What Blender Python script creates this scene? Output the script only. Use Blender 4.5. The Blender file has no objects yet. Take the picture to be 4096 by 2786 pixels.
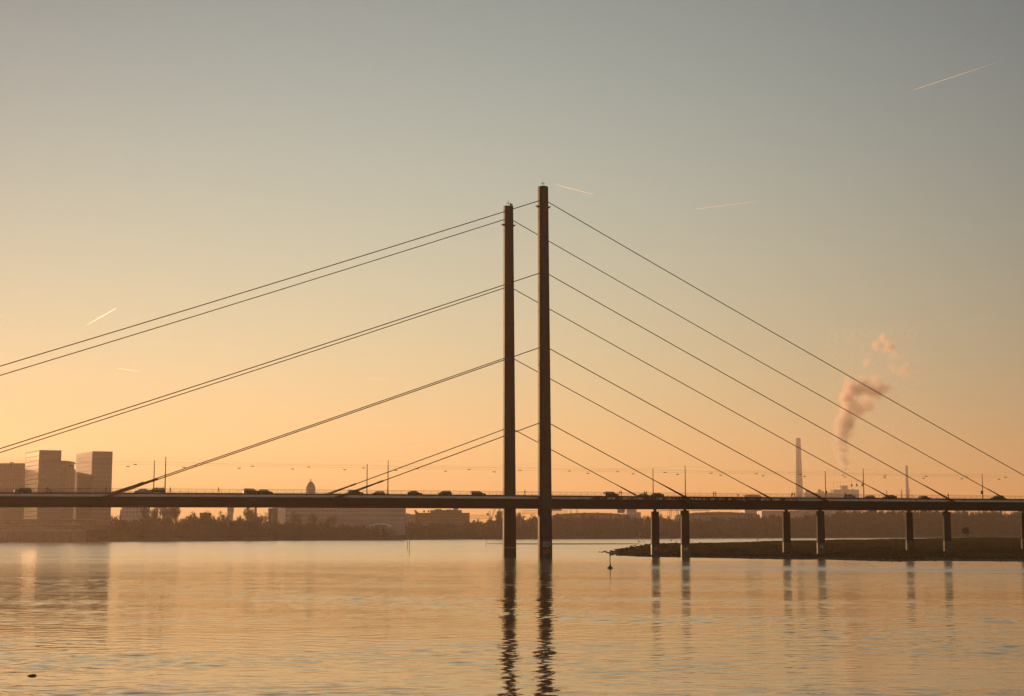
import bpy, math, random
import numpy as np
from mathutils import Vector, Matrix

# ------------------------------------------------------------------ camera, sky, sun, exposure
R = math.radians
SC = bpy.context.scene
COL = SC.collection
F, PITCH, HC = 6122.28, 0.1195, 7.9033          # focal length in photo pixels, tilt, height above the river
CX, CY = 2048.0, 1393.0

cam_d = bpy.data.cameras.new('camera')
cam = bpy.data.objects.new('camera', cam_d)
COL.objects.link(cam)
cam.location = (0, 0, HC)
cam.rotation_euler = (math.pi / 2 + PITCH, 0, 0)
cam_d.sensor_width = 36.0
cam_d.lens = F / 4096 * 36.0
cam_d.clip_start = 1.0
cam_d.clip_end = 120000.0
SC.camera = cam

SUN_AZ, SUN_EL = -33.0, 5.0                      # left of the view direction, just above the roofs
world = bpy.data.worlds.new('World')
SC.world = world
world.use_nodes = True
wn, wl = world.node_tree.nodes, world.node_tree.links
bg = wn['Background']
sky = wn.new('ShaderNodeTexSky')
sky.sky_type = 'NISHITA'
sky.sun_disc = False
sky.sun_elevation = R(SUN_EL)
sky.sun_rotation = R(SUN_AZ)
sky.air_density, sky.dust_density, sky.ozone_density = 1.0, 1.0, 1.0
bg.inputs['Strength'].default_value = 0.1


def wmath(op, a, b=None, clamp=False):
    n = wn.new('ShaderNodeMath')
    n.operation = op
    n.use_clamp = clamp
    for i, v in enumerate((a, b)):
        if v is None:
            continue
        if isinstance(v, (int, float)):
            n.inputs[i].default_value = v
        else:
            wl.new(v, n.inputs[i])
    return n.outputs[0]


# film response for the sky: each channel is a soft power of the physical sky with a smooth tilt by elevation
geo = wn.new('ShaderNodeTexCoord')
sepv = wn.new('ShaderNodeSeparateXYZ')
wl.new(geo.outputs['Generated'], sepv.inputs[0])
elev = wmath('MINIMUM', wmath('MAXIMUM', sepv.outputs['Z'], 0.0), 0.36)
hlen = wmath('SQRT', wmath('ADD', wmath('MULTIPLY', sepv.outputs['X'], sepv.outputs['X']), wmath('ADD', wmath('MULTIPLY', sepv.outputs['Y'], sepv.outputs['Y']), 1e-6)))
hdot = wmath('DIVIDE', wmath('ADD', wmath('MULTIPLY', sepv.outputs['X'], math.sin(R(SUN_AZ))), wmath('MULTIPLY', sepv.outputs['Y'], math.cos(R(SUN_AZ)))), hlen)
azim = wmath('MINIMUM', wmath('ARCCOSINE', wmath('MINIMUM', hdot, 1.0)), 1.0)      # angle away from the sun's bearing
sepc = wn.new('ShaderNodeSeparateColor')
wl.new(sky.outputs[0], sepc.inputs[0])
comb = wn.new('ShaderNodeCombineColor')
SKY_K = ((-1.378, 0.275, -1.848, -2.464, 4.565, -3.853, -1.549, 2.463), (-1.462, 0.366, 1.819, -7.682, 3.742, -3.33, -1.569, 2.024), (-1.607, 0.501, 4.743, -11.045, 2.693, -2.497, -1.198, 1.87))
low = wmath('EXPONENT', wmath('MULTIPLY', elev, -25.0))
lowd = wmath('MULTIPLY', low, azim)
for ch, (k0, k1, k2, k3, k4, k5, k6, k7) in enumerate(SKY_K):
    c = wmath('POWER', wmath('MULTIPLY', sepc.outputs[ch], 0.1), k1)
    e = wmath('ADD', wmath('ADD', k0, wmath('MULTIPLY', elev, k2)), wmath('MULTIPLY', wmath('MULTIPLY', elev, elev), k3))
    e = wmath('ADD', e, wmath('ADD', wmath('MULTIPLY', azim, k4), wmath('MULTIPLY', wmath('MULTIPLY', azim, azim), k5)))
    e = wmath('ADD', e, wmath('ADD', wmath('MULTIPLY', low, k6), wmath('MULTIPLY', lowd, k7)))
    wl.new(wmath('MULTIPLY', wmath('MULTIPLY', c, wmath('EXPONENT', e)), 10.0), comb.inputs[ch])
wl.new(comb.outputs[0], bg.inputs['Color'])

sun_d = bpy.data.lights.new('sun', 'SUN')
sun_d.energy = 5.0
sun_d.angle = R(0.53)
sun_d.color = (1.0, 0.54, 0.25)
sun = bpy.data.objects.new('sun', sun_d)
COL.objects.link(sun)
sdir = Vector((math.sin(R(SUN_AZ)) * math.cos(R(SUN_EL)), math.cos(R(SUN_AZ)) * math.cos(R(SUN_EL)), math.sin(R(SUN_EL))))
sun.rotation_euler = sdir.to_track_quat('Z', 'Y').to_euler()
sun.location = (-400, 600, 300)

vs = SC.view_settings
vs.view_transform = 'Standard'
vs.look = 'None'
vs.exposure = 0.0
vs.gamma = 1.0
vs.use_curve_mapping = False
SC.render.engine = 'CYCLES'
SC.cycles.use_denoising = True
SC.cycles.max_bounces = 8
SC.cycles.volume_bounces = 4
SC.cycles.transparent_max_bounces = 24
SC.cycles.volume_step_rate = 1.0
SC.cycles.volume_max_steps = 256

# ------------------------------------------------------------------ helpers
CP, SP = math.cos(PITCH), math.sin(PITCH)


def at(px, py, Y):
    """the world point at depth Y whose image falls on photo pixel (px, py)"""
    u, v = (px - CX) / F, (CY - py) / F
    ry = CP - v * SP
    t = Y / ry
    return Vector((u * t, Y, (SP + v * CP) * t + HC))


def on_water(px, py, z=0.0):
    u, v = (px - CX) / F, (CY - py) / F
    rz = SP + v * CP
    t = (z - HC) / rz
    return Vector((u * t, (CP - v * SP) * t, z))


def interp(x, tab):
    xs = [p[0] for p in tab]
    ys = [p[1] for p in tab]
    return float(np.interp(x, xs, ys))


class MB:
    def __init__(self):
        self.v, self.f, self.m = [], [], []

    def add(self, vs, fs, mi=0):
        o = len(self.v)
        self.v += [tuple(p) for p in vs]
        for f in fs:
            self.f.append(tuple(o + i for i in f))
            self.m.append(mi)
        return self

    def box(self, x0, x1, y0, y1, z0, z1, mi=0, M=None):
        vs = [(x, y, z) for z in (z0, z1) for (x, y) in ((x0, y0), (x1, y0), (x1, y1), (x0, y1))]
        if M is not None:
            vs = [M @ Vector(p) for p in vs]
        return self.add(vs, [(3, 2, 1, 0), (4, 5, 6, 7), (0, 1, 5, 4), (1, 2, 6, 5), (2, 3, 7, 6), (3, 0, 4, 7)], mi)

    def tube(self, p0, p1, r0, r1=None, n=8, mi=0, caps=True):
        r1 = r0 if r1 is None else r1
        p0, p1 = Vector(p0), Vector(p1)
        d = (p1 - p0).normalized()
        a = d.orthogonal().normalized()
        b = d.cross(a)
        vs = []
        for p, r in ((p0, r0), (p1, r1)):
            for k in range(n):
                t = 2 * math.pi * k / n
                vs.append(p + (a * math.cos(t) + b * math.sin(t)) * r)
        fs = [(k, (k + 1) % n, n + (k + 1) % n, n + k) for k in range(n)]
        if caps:
            fs += [tuple(range(n - 1, -1, -1)), tuple(range(n, 2 * n))]
        return self.add(vs, fs, mi)

    def path(self, pts, r, n=6, mi=0):
        for p, q in zip(pts[:-1], pts[1:]):
            self.tube(p, q, r, r, n, mi)
        return self

    def lathe(self, prof, n=16, c=(0, 0), mi=0):
        vs, fs = [], []
        for (r, z) in prof:
            for k in range(n):
                t = 2 * math.pi * k / n
                vs.append((c[0] + r * math.cos(t), c[1] + r * math.sin(t), z))
        for i in range(len(prof) - 1):
            for k in range(n):
                fs.append((i * n + k, i * n + (k + 1) % n, (i + 1) * n + (k + 1) % n, (i + 1) * n + k))
        fs.append(tuple(range(n - 1, -1, -1)))
        fs.append(tuple((len(prof) - 1) * n + k for k in range(n)))
        return self.add(vs, fs, mi)

    def prism(self, prof, y0, y1, mi=0):
        """profile of (x, z) extruded along y"""
        n = len(prof)
        vs = [(x, y0, z) for x, z in prof] + [(x, y1, z) for x, z in prof]
        fs = [tuple(range(n)), tuple(range(2 * n - 1, n - 1, -1))]
        fs += [(k, n + k, n + (k + 1) % n, (k + 1) % n) for k in range(n)]
        return self.add(vs, fs, mi)

    def lattice(self, p0, p1, w, h, n, r=0.12, mi=0):
        """square truss from p0 to p1: four chords and zigzag webs"""
        p0, p1 = Vector(p0), Vector(p1)
        d = (p1 - p0).normalized()
        side = d.cross(Vector((0, 0, 1)))
        if side.length < 0.1:
            side = Vector((1, 0, 0))
        side.normalize()
        up = side.cross(d).normalized()
        cs = [side * (a * w / 2) + up * (b * h / 2) for a, b in ((-1, -1), (1, -1), (1, 1), (-1, 1))]
        for c in cs:
            self.tube(p0 + c, p1 + c, r, r, 4, mi)
        for k in range(n):
            a, b = p0.lerp(p1, k / n), p0.lerp(p1, (k + 1) / n)
            for i in range(4):
                c, e = cs[i], cs[(i + 1) % 4]
                if k % 2:
                    c, e = e, c
                self.tube(a + c, b + e, r * 0.7, r * 0.7, 3, mi, caps=False)
        return self

    def mesh(self, name, mats, smooth=False):
        me = bpy.data.meshes.new(name)
        me.from_pydata(self.v, [], self.f)
        for m in (mats if isinstance(mats, (list, tuple)) else [mats]):
            me.materials.append(m)
        if len(me.materials) > 1:
            me.polygons.foreach_set('material_index', self.m)
        if smooth:
            me.polygons.foreach_set('use_smooth', [True] * len(me.polygons))
        me.update()
        return me

    def build(self, name, mats, parent=None, smooth=False, loc=None):
        return link(name, self.mesh(name, mats, smooth), parent, loc)


def link(name, me, parent=None, loc=None, rot=None):
    o = bpy.data.objects.new(name, me)
    COL.objects.link(o)
    if parent is not None:
        o.parent = parent
    if loc is not None:
        o.location = loc
    if rot is not None:
        o.rotation_euler = rot
    return o


def tag(o, label=None, cat=None, group=None, kind=None):
    if label:
        o['label'] = label
    if cat:
        o['category'] = cat
    if group:
        o['group'] = group
    if kind:
        o['kind'] = kind
    return o


def thing(name, label, cat, loc=(0, 0, 0), rz=0.0, group=None):
    o = bpy.data.objects.new(name, None)
    COL.objects.link(o)
    o.empty_display_size = 0.5
    o.location = loc
    o.rotation_euler = (0, 0, rz)
    return tag(o, label, cat, group)


def copy_tree(o, parent=None):
    c = o.copy()
    COL.objects.link(c)
    c.parent = parent
    for ch in list(o.children):
        copy_tree(ch, c)
    return c


ORD = ['first', 'second', 'third', 'fourth', 'fifth', 'sixth', 'seventh', 'eighth', 'ninth', 'tenth', 'eleventh',
       'twelfth', 'thirteenth', 'fourteenth', 'fifteenth', 'sixteenth', 'seventeenth', 'eighteenth', 'nineteenth',
       'twentieth', 'twenty-first', 'twenty-second', 'twenty-third', 'twenty-fourth']

MATS = {}


def mat(name, col, rough=0.7, metal=0.0, var=0.25, scale=1.0, bump=0.0, spec=None, coord='Object', stretch=None):
    """principled material with procedural mottling of its colour"""
    m = bpy.data.materials.new(name)
    m.use_nodes = True
    N, L = m.node_tree.nodes, m.node_tree.links
    b = N['Principled BSDF']
    b.inputs['Roughness'].default_value = rough
    b.inputs['Metallic'].default_value = metal
    b.inputs['Specular IOR Level'].default_value = spec if spec is not None else (0.5 if rough < 0.5 else (0.15 if rough < 0.8 else 0.0))
    tc = N.new('ShaderNodeTexCoord')
    src = tc.outputs[coord]
    if stretch:
        mp = N.new('ShaderNodeMapping')
        mp.inputs['Scale'].default_value = stretch
        L.new(src, mp.inputs[0])
        src = mp.outputs[0]
    nz = N.new('ShaderNodeTexNoise')
    nz.inputs['Scale'].default_value = scale
    nz.inputs['Detail'].default_value = 6
    nz.inputs['Roughness'].default_value = 0.65
    L.new(src, nz.inputs['Vector'])
    rp = N.new('ShaderNodeValToRGB')
    rp.color_ramp.elements[0].position = 0.3
    rp.color_ramp.elements[1].position = 0.7
    rp.color_ramp.elements[0].color = tuple(c * (1 - var) for c in col) + (1,)
    rp.color_ramp.elements[1].color = tuple(min(1, c * (1 + var)) for c in col) + (1,)
    L.new(nz.outputs['Fac'], rp.inputs[0])
    L.new(rp.outputs[0], b.inputs['Base Color'])
    if bump:
        bp = N.new('ShaderNodeBump')
        bp.inputs['Strength'].default_value = bump
        bp.inputs['Distance'].default_value = 0.05
        L.new(nz.outputs['Fac'], bp.inputs['Height'])
        L.new(bp.outputs[0], b.inputs['Normal'])
    MATS[name] = m
    return m


mat('steel_brown', (0.035, 0.024, 0.019), 0.6, 0.0, 0.5, 0.5, stretch=(1, 1, 0.08))
mat('steel_dark', (0.02, 0.015, 0.012), 0.65, 0.0, 0.3, 0.3)
mat('girder_paint', (0.013, 0.009, 0.0075), 0.7, 0.0, 0.35, 0.15, stretch=(1, 1, 0.4))
mat('cable_steel', (0.05, 0.04, 0.03), 0.5, 0.2, 0.2, 0.5)
mat('asphalt', (0.05, 0.05, 0.05), 0.9, 0, 0.3, 2.0)
mat('pier_concrete', (0.06, 0.044, 0.034), 0.6, 0, 0.4, 0.6, spec=0.12, stretch=(1, 1, 0.2))
mat('pier_coating', (0.10, 0.076, 0.058), 0.4, 0, 0.4, 0.9, spec=0.35)
mat('graffiti_pale', (0.42, 0.42, 0.40), 0.7, 0, 0.2, 2.0)
mat('graffiti_red', (0.22, 0.06, 0.05), 0.7, 0, 0.3, 1.5)
mat('mast_paint', (0.06, 0.05, 0.04), 0.55, 0.3, 0.15, 1.0)
mat('lamp_body', (0.05, 0.05, 0.05), 0.5, 0.2, 0.1, 3.0)
mat('wire', (0.07, 0.06, 0.05), 0.5, 0.4, 0.1, 3.0)
mat('galvanised', (0.35, 0.34, 0.33), 0.45, 0.6, 0.15, 3.0)
mat('rubber', (0.02, 0.02, 0.02), 0.85, 0, 0.2, 4.0)
mat('rim_metal', (0.35, 0.35, 0.36), 0.35, 0.8, 0.1, 4.0)
mat('head_lamp_glass', (0.7, 0.7, 0.7), 0.1, 0, 0.05, 4.0)
mat('tail_lamp_red', (0.3, 0.02, 0.02), 0.2, 0, 0.1, 4.0)
mat('skin', (0.45, 0.28, 0.2), 0.6, 0, 0.08, 6.0)
mat('hair', (0.04, 0.028, 0.02), 0.6, 0, 0.3, 8.0)
mat('glass_facade', (0.16, 0.14, 0.12), 0.2, 0.0, 0.2, 0.1, spec=1.0)
mat('tower_cladding', (0.26, 0.2, 0.16), 0.6, 0, 0.12, 0.2)
mat('tower_frame', (0.24, 0.19, 0.15), 0.6, 0, 0.12, 0.2)
mat('plaster_pale', (0.55, 0.5, 0.46), 0.8, 0, 0.12, 0.15)
mat('plaster_grey', (0.38, 0.33, 0.3), 0.8, 0, 0.15, 0.15)
mat('brick_dark', (0.12, 0.075, 0.055), 0.85, 0, 0.2, 0.4)
mat('office_band', (0.5, 0.45, 0.4), 0.75, 0, 0.1, 0.2)
mat('roof_grey', (0.16, 0.15, 0.15), 0.8, 0, 0.2, 0.2)
mat('copper_roof', (0.14, 0.16, 0.13), 0.6, 0.1, 0.2, 0.3)
mat('sheet_metal', (0.28, 0.25, 0.23), 0.55, 0.2, 0.12, 0.3, stretch=(3, 3, 0.2))
mat('crane_paint', (0.12, 0.09, 0.07), 0.6, 0.1, 0.2, 0.5)
mat('chimney_concrete', (0.7, 0.64, 0.6), 0.85, 0, 0.15, 0.08, stretch=(1, 1, 0.25))
mat('quay_stone', (0.20, 0.16, 0.13), 0.9, 0, 0.3, 0.3)
mat('coping_stone', (0.36, 0.31, 0.27), 0.85, 0, 0.2, 0.5)
mat('bark', (0.05, 0.036, 0.027), 0.95, 0, 0.3, 2.0)
mat('twig', (0.055, 0.038, 0.028), 0.95, 0, 0.3, 0.6)
mat('brushwood', (0.06, 0.043, 0.03), 0.95, 0, 0.4, 0.05)
mat('bank_earth', (0.09, 0.072, 0.05), 0.95, 0, 0.35, 0.05)
mat('wet_sand', (0.22, 0.15, 0.10), 0.7, 0, 0.2, 0.08)
mat('stone', (0.12, 0.10, 0.085), 0.9, 0, 0.35, 2.0)
mat('buoy_green', (0.02, 0.07, 0.04), 0.5, 0, 0.25, 3.0)
mat('beacon_red', (0.30, 0.06, 0.04), 0.5, 0, 0.15, 3.0)
mat('beacon_white', (0.6, 0.58, 0.55), 0.5, 0, 0.1, 3.0)
mat('rust', (0.16, 0.06, 0.03), 0.9, 0, 0.4, 4.0, bump=0.4)
mat('canvas_white', (0.7, 0.67, 0.62), 0.8, 0, 0.08, 0.5)


def hazard_glass():
    m = bpy.data.materials.new('car_glass')
    m.use_nodes = True
    N, L = m.node_tree.nodes, m.node_tree.links
    out = N['Material Output']
    tr = N.new('ShaderNodeBsdfTransparent')
    tr.inputs[0].default_value = (0.4, 0.43, 0.42, 1)
    gl = N.new('ShaderNodeBsdfGlossy')
    gl.inputs['Roughness'].default_value = 0.03
    lw = N.new('ShaderNodeLayerWeight')
    lw.inputs[0].default_value = 0.12
    nz = N.new('ShaderNodeTexNoise')
    nz.inputs['Scale'].default_value = 3
    mx = N.new('ShaderNodeMixShader')
    L.new(lw.outputs['Fresnel'], mx.inputs[0])
    L.new(tr.outputs[0], mx.inputs[1])
    L.new(gl.outputs[0], mx.inputs[2])
    L.new(mx.outputs[0], out.inputs['Surface'])
    MATS['car_glass'] = m


hazard_glass()

# ------------------------------------------------------------------ the river
X_HALF, Y_NEAR, Y_FAR = 4200.0, -300.0, 6200.0


def node(N, typ, **kw):
    n = N.new(typ)
    for k, v in kw.items():
        n.inputs[k.replace('_', ' ')].default_value = v
    return n


def water_material():
    m = bpy.data.materials.new('river_water')
    m.use_nodes = True
    N, L = m.node_tree.nodes, m.node_tree.links
    N.remove(N['Principled BSDF'])
    body = N.new('ShaderNodeBsdfDiffuse')                       # silty water under the surface film
    body.inputs['Color'].default_value = (0.10, 0.07, 0.042, 1)
    film = N.new('ShaderNodeBsdfGlossy')
    film.inputs['Color'].default_value = (1.0, 0.935, 0.82, 1)
    film.inputs['Roughness'].default_value = 0.02
    fr = N.new('ShaderNodeFresnel')
    fr.inputs['IOR'].default_value = 1.33
    geo = N.new('ShaderNodeNewGeometry')
    pos = geo.outputs['Position']

    def mapped(sc, rz=0.0, loc=(0, 0, 0)):
        mp = N.new('ShaderNodeMapping')
        mp.inputs['Scale'].default_value = sc
        mp.inputs['Rotation'].default_value = (0, 0, rz)
        mp.inputs['Location'].default_value = loc
        L.new(pos, mp.inputs[0])
        return mp.outputs[0]

    def noise(vec, scale, detail=3, rough=0.55, dist=0.0):
        n = N.new('ShaderNodeTexNoise')
        n.inputs['Scale'].default_value = scale
        n.inputs['Detail'].default_value = detail
        n.inputs['Roughness'].default_value = rough
        n.inputs['Distortion'].default_value = dist
        L.new(vec, n.inputs['Vector'])
        return n.outputs['Fac']

    def math_(op, a, b_=None, clamp=False):
        n = N.new('ShaderNodeMath')
        n.operation = op
        n.use_clamp = clamp
        for i, v in enumerate((a, b_)):
            if v is None:
                continue
            if isinstance(v, (int, float)):
                n.inputs[i].default_value = v
            else:
                L.new(v, n.inputs[i])
        return n.outputs[0]

    def rng(v, a, b_, c, d):
        n = N.new('ShaderNodeMapRange')
        n.interpolation_type = 'SMOOTHSTEP'
        for i, x in enumerate((a, b_, c, d)):
            n.inputs[1 + i].default_value = x
        L.new(v, n.inputs[0])
        return n.outputs[0]

    swell = noise(mapped((0.6, 1.0, 1)), 0.16, 2, 0.5, 0.4)
    chop = noise(mapped((0.7, 1.0, 1), 0.12), 1.1, 3, 0.6, 0.3)
    rip = noise(mapped((0.9, 1.0, 1), -0.3), 3.2, 3, 0.6)
    patch = rng(noise(mapped((0.22, 1.0, 1), 0.05), 0.03, 5, 0.65, 0.6), 0.48, 0.68, 0.0, 1.0)
    # the ruffled line where the current leaves the groyne, running from the buoy to the right
    sp = N.new('ShaderNodeSeparateXYZ')
    L.new(pos, sp.inputs[0])
    wob = noise(mapped((1, 1, 1)), 0.03, 3, 0.5)
    lane = math_('ADD', math_('ADD', sp.outputs['Y'], math_('MULTIPLY', sp.outputs['X'], 0.36)), math_('MULTIPLY', wob, 30.0))
    band = math_('MULTIPLY', rng(lane, 345.0, 362.0, 0, 1), rng(lane, 372.0, 405.0, 1, 0))
    band = math_('MULTIPLY', band, rng(sp.outputs['X'], -10.0, 60.0, 0, 1))
    ruff = math_('ADD', patch, math_('MULTIPLY', band, 1.6))
    h = math_('ADD', math_('MULTIPLY', swell, WATER['swell']), math_('MULTIPLY', chop, math_('ADD', WATER['chop'], math_('MULTIPLY', ruff, WATER['chop_p']))))
    h = math_('ADD', h, math_('MULTIPLY', rip, math_('ADD', WATER['rip'], math_('MULTIPLY', ruff, WATER['rip_p']))))
    bp = N.new('ShaderNodeBump')
    bp.inputs['Distance'].default_value = 1.0
    L.new(rng(sp.outputs['Y'], 140.0, 400.0, 0.5, 2.2), bp.inputs['Strength'])
    L.new(math_('ADD', rng(sp.outputs['Y'], 90.0, 750.0, 0.045, 0.19), math_('MULTIPLY', ruff, 0.07)), film.inputs['Roughness'])
    L.new(h, bp.inputs['Height'])
    L.new(bp.outputs[0], film.inputs['Normal'])
    mx_ = N.new('ShaderNodeMixShader')
    L.new(math_('POWER', fr.outputs[0], 0.6), mx_.inputs[0])
    L.new(body.outputs[0], mx_.inputs[1])
    L.new(film.outputs[0], mx_.inputs[2])
    L.new(mx_.outputs[0], N['Material Output'].inputs['Surface'])
    MATS['river_water'] = m


WATER = dict(swell=0.08, chop=0.04, chop_p=0.03, rip=0.003, rip_p=0.005)
WAVE_SLOPE = 0.052
water_material()
# the surface itself: a sheet whose cells grow with distance from the near bank, with real wavelets where they can be seen
ys = [45.0]
while ys[-1] < Y_FAR:
    y_ = ys[-1]
    ys.append(y_ + (0.17 if y_ < 80 else (0.0021 * y_ if y_ < 480 else 0.03 * y_)))
ys[-1] = Y_FAR
ys = np.array([Y_NEAR] + ys)
us = np.linspace(-0.40, 0.40, 410)
gx = np.clip(us[None, :] * np.maximum(ys, 45.0)[:, None], -X_HALF + 5, X_HALF - 5)
gy = np.repeat(ys[:, None], len(us), 1)
wr = np.random.default_rng(17)
gz = np.zeros_like(gx)
calm = np.zeros_like(gx)
for k in range(14):                                  # slow patches of calmer and more ruffled water
    ang, lam, ph = wr.uniform(.3, math.pi - .3), wr.uniform(6, 60), wr.uniform(0, 6.28)
    calm += np.sin((gx * math.cos(ang) * .45 + gy * math.sin(ang)) * 2 * math.pi / lam + ph)
calm = np.clip(0.72 + calm * 0.16, 0.3, 1.7)
NW = 90
for k in range(NW):
    lam = math.exp(wr.uniform(math.log(0.45), math.log(3.6)))
    ang = wr.normal(math.pi / 2, 0.62)
    kk = 2 * math.pi / lam
    amp = WAVE_SLOPE * math.sqrt(2.0 / NW) / kk
    cell = np.where(gy < 80, 0.2, np.where(gy < 480, 0.0022 * gy, 0.03 * gy))
    keep = np.clip((lam / cell - 2.0) / 3.0, 0, 1) * (gy > 44)
    gz += amp * keep * np.sin((gx * math.cos(ang) + gy * math.sin(ang)) * kk + wr.uniform(0, 6.28))
gz *= calm
xl = np.full((len(ys), 1), -X_HALF)
GX = np.concatenate([xl, gx, -xl], 1)
GY = np.concatenate([gy[:, :1], gy, gy[:, :1]], 1)
GZ = np.concatenate([gz[:, :1] * 0, gz, gz[:, :1] * 0], 1)
nr, ncl = GX.shape
idx = np.arange(nr * ncl).reshape(nr, ncl)
quads_ = np.stack([idx[:-1, :-1], idx[:-1, 1:], idx[1:, 1:], idx[1:, :-1]], -1).reshape(-1, 4)
wm = bpy.data.meshes.new('water')
wm.vertices.add(nr * ncl)
wm.vertices.foreach_set('co', np.stack([GX, GY, GZ], -1).astype(np.float32).ravel())
wm.loops.add(len(quads_) * 4)
wm.loops.foreach_set('vertex_index', quads_.astype(np.int32).ravel())
wm.polygons.add(len(quads_))
wm.polygons.foreach_set('loop_start', np.arange(0, len(quads_) * 4, 4, dtype=np.int32))
wm.polygons.foreach_set('use_smooth', np.ones(len(quads_), dtype=bool))
wm.materials.append(MATS['river_water'])
wm.update()
wm.validate()
tag(link('water', wm), 'wide calm river reflecting the orange evening sky', None, None, 'structure')

# ------------------------------------------------------------------ far bank terrain
BANK = [(-900, 1090), (84, 1191), (700, 1311), (1340, 1470), (1900, 1640), (2600, 1800), (3100, 2020), (3600, 2150), (4010, 2200), (5200, 2350)]
PROFILE = [(-900, 2080), (300, 2094), (420, 2080), (480, 2072), (520, 2088), (560, 2084), (611, 2062), (650, 2078), (690, 2074), (740, 2079), (772, 2062), (800, 2076), (880, 2074), (920, 2088), (1000, 2074), (1050, 2080), (1100, 2086), (1150, 2090), (1250, 2092), (1350, 2100), (1450, 2108), (1560, 2106), (1650, 2092), (1700, 2096), (1850, 2094), (1950, 2086), (2010, 2072), (2080, 2078), (2200, 2072), (2330, 2066), (2500, 2070), (2650, 2072), (2720, 2080), (2900, 2074), (3080, 2062), (3200, 2066), (3300, 2056), (3400, 2040), (3700, 2038), (3760, 2044), (4010, 2046), (5200, 2044)]
tb = MB()
rnd = random.Random(3)
cols = list(range(-4200, 8400, 60))
offs = [(-3, -0.5), (0, 0.15), (9, 1.6), (22, 3.4), (60, 4.6), (160, 5.2), (600, 5.6)]
rows = len(offs) + 1
for px in cols:
    d = interp(px, BANK)
    for k, (o, z) in enumerate(offs):
        Y = d + o + (rnd.uniform(-2, 2) if k in (1, 2, 3) else 0)
        x = (px - CX) / F * Y / CP
        x = max(-X_HALF + 10, min(X_HALF - 10, x))
        if k >= 4:
            ridge = at(px, interp(px, PROFILE) + 38, d + 100).z
            z = max(z, ridge * (.75 if k == 4 else 1.0) + rnd.uniform(-2.0, 1.0)) if k < 6 else z
        tb.v.append((x, Y, z + (rnd.uniform(-.3, .3) if k > 1 else 0)))
    x = max(-X_HALF + 10, min(X_HALF - 10, (px - CX) / F * 4000 / CP))
    tb.v.append((x, Y_FAR - 20, 5.6))
for i in range(len(cols) - 1):
    for k in range(rows - 1):
        a = i * rows + k
        tb.f.append((a, a + rows, a + rows + 1, a + 1))
        tb.m.append(0)
tag(tb.build('far_bank', MATS['bank_earth'], smooth=True), 'low earth bank along the far side of the river', None, None, 'structure')

# ------------------------------------------------------------------ the meadow spit on the right
FRONT = [(2436, 2210), (2450, 2216), (2480, 2223), (2560, 2227), (2700, 2229.5), (2900, 2233), (3100, 2237), (3300, 2238.5), (3420, 2242), (3560, 2246), (3700, 2243), (4010, 2245), (4400, 2249)]
CREST = [(2436, 2207, 590), (2470, 2201, 600), (2500, 2194, 620), (2590, 2175, 660), (2700, 2173, 720), (2900, 2170, 770), (3100, 2163, 820), (3300, 2160, 850), (3600, 2156, 870), (3800, 2152, 890), (4010, 2150, 900), (4400, 2147, 920)]
mrnd = random.Random(8)


def meadow_profile(px):
    front = on_water(px, interp(px, FRONT)).y
    cd = interp(px, [(c[0], c[2]) for c in CREST])
    cz = at(px, interp(px, [(c[0], c[1]) for c in CREST]), cd).z
    return front, cd, cz


def meadow_z(px, Y):
    f0, cd, cz = meadow_profile(px)
    if Y <= f0:
        return -0.3 * min(1, (f0 - Y) / 6)
    if Y <= cd:
        t = (Y - f0) / (cd - f0)
        return 0.12 + (cz - 0.12) * t ** 0.75
    t = (Y - cd) / 70.0
    return cz - (cz + 0.5) * min(1, t) ** 1.3


def meadow_material():
    m = mat('meadow_grass', (0.075, 0.05, 0.015), 0.95, 0, 0.45, 0.16, coord='Object', stretch=(0.6, 1, 1))
    N, L = m.node_tree.nodes, m.node_tree.links
    b = N['Principled BSDF']
    src = b.inputs['Base Color'].links[0].from_socket
    geo = N.new('ShaderNodeNewGeometry')
    sp = N.new('ShaderNodeSeparateXYZ')
    L.new(geo.outputs['Position'], sp.inputs[0])
    nz = N.new('ShaderNodeTexNoise')
    nz.inputs['Scale'].default_value = 0.12
    nz.inputs['Detail'].default_value = 5
    L.new(geo.outputs['Position'], nz.inputs['Vector'])
    ad = N.new('ShaderNodeMath')
    ad.operation = 'MULTIPLY_ADD'
    L.new(nz.outputs['Fac'], ad.inputs[0])
    ad.inputs[1].default_value = 0.9
    L.new(sp.outputs['Z'], ad.inputs[2])
    mr = N.new('ShaderNodeMapRange')
    mr.inputs[1].default_value = 0.75
    mr.inputs[2].default_value = 1.25
    L.new(ad.outputs[0], mr.inputs[0])
    mx = N.new('ShaderNodeMix')
    mx.data_type = 'RGBA'
    L.new(mr.outputs[0], mx.inputs[0])
    mx.inputs[6].default_value = (0.05, 0.034, 0.024, 1)       # bare muddy shore
    L.new(src, mx.inputs[7])
    L.new(mx.outputs[2], b.inputs['Base Color'])
    return m


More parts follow.
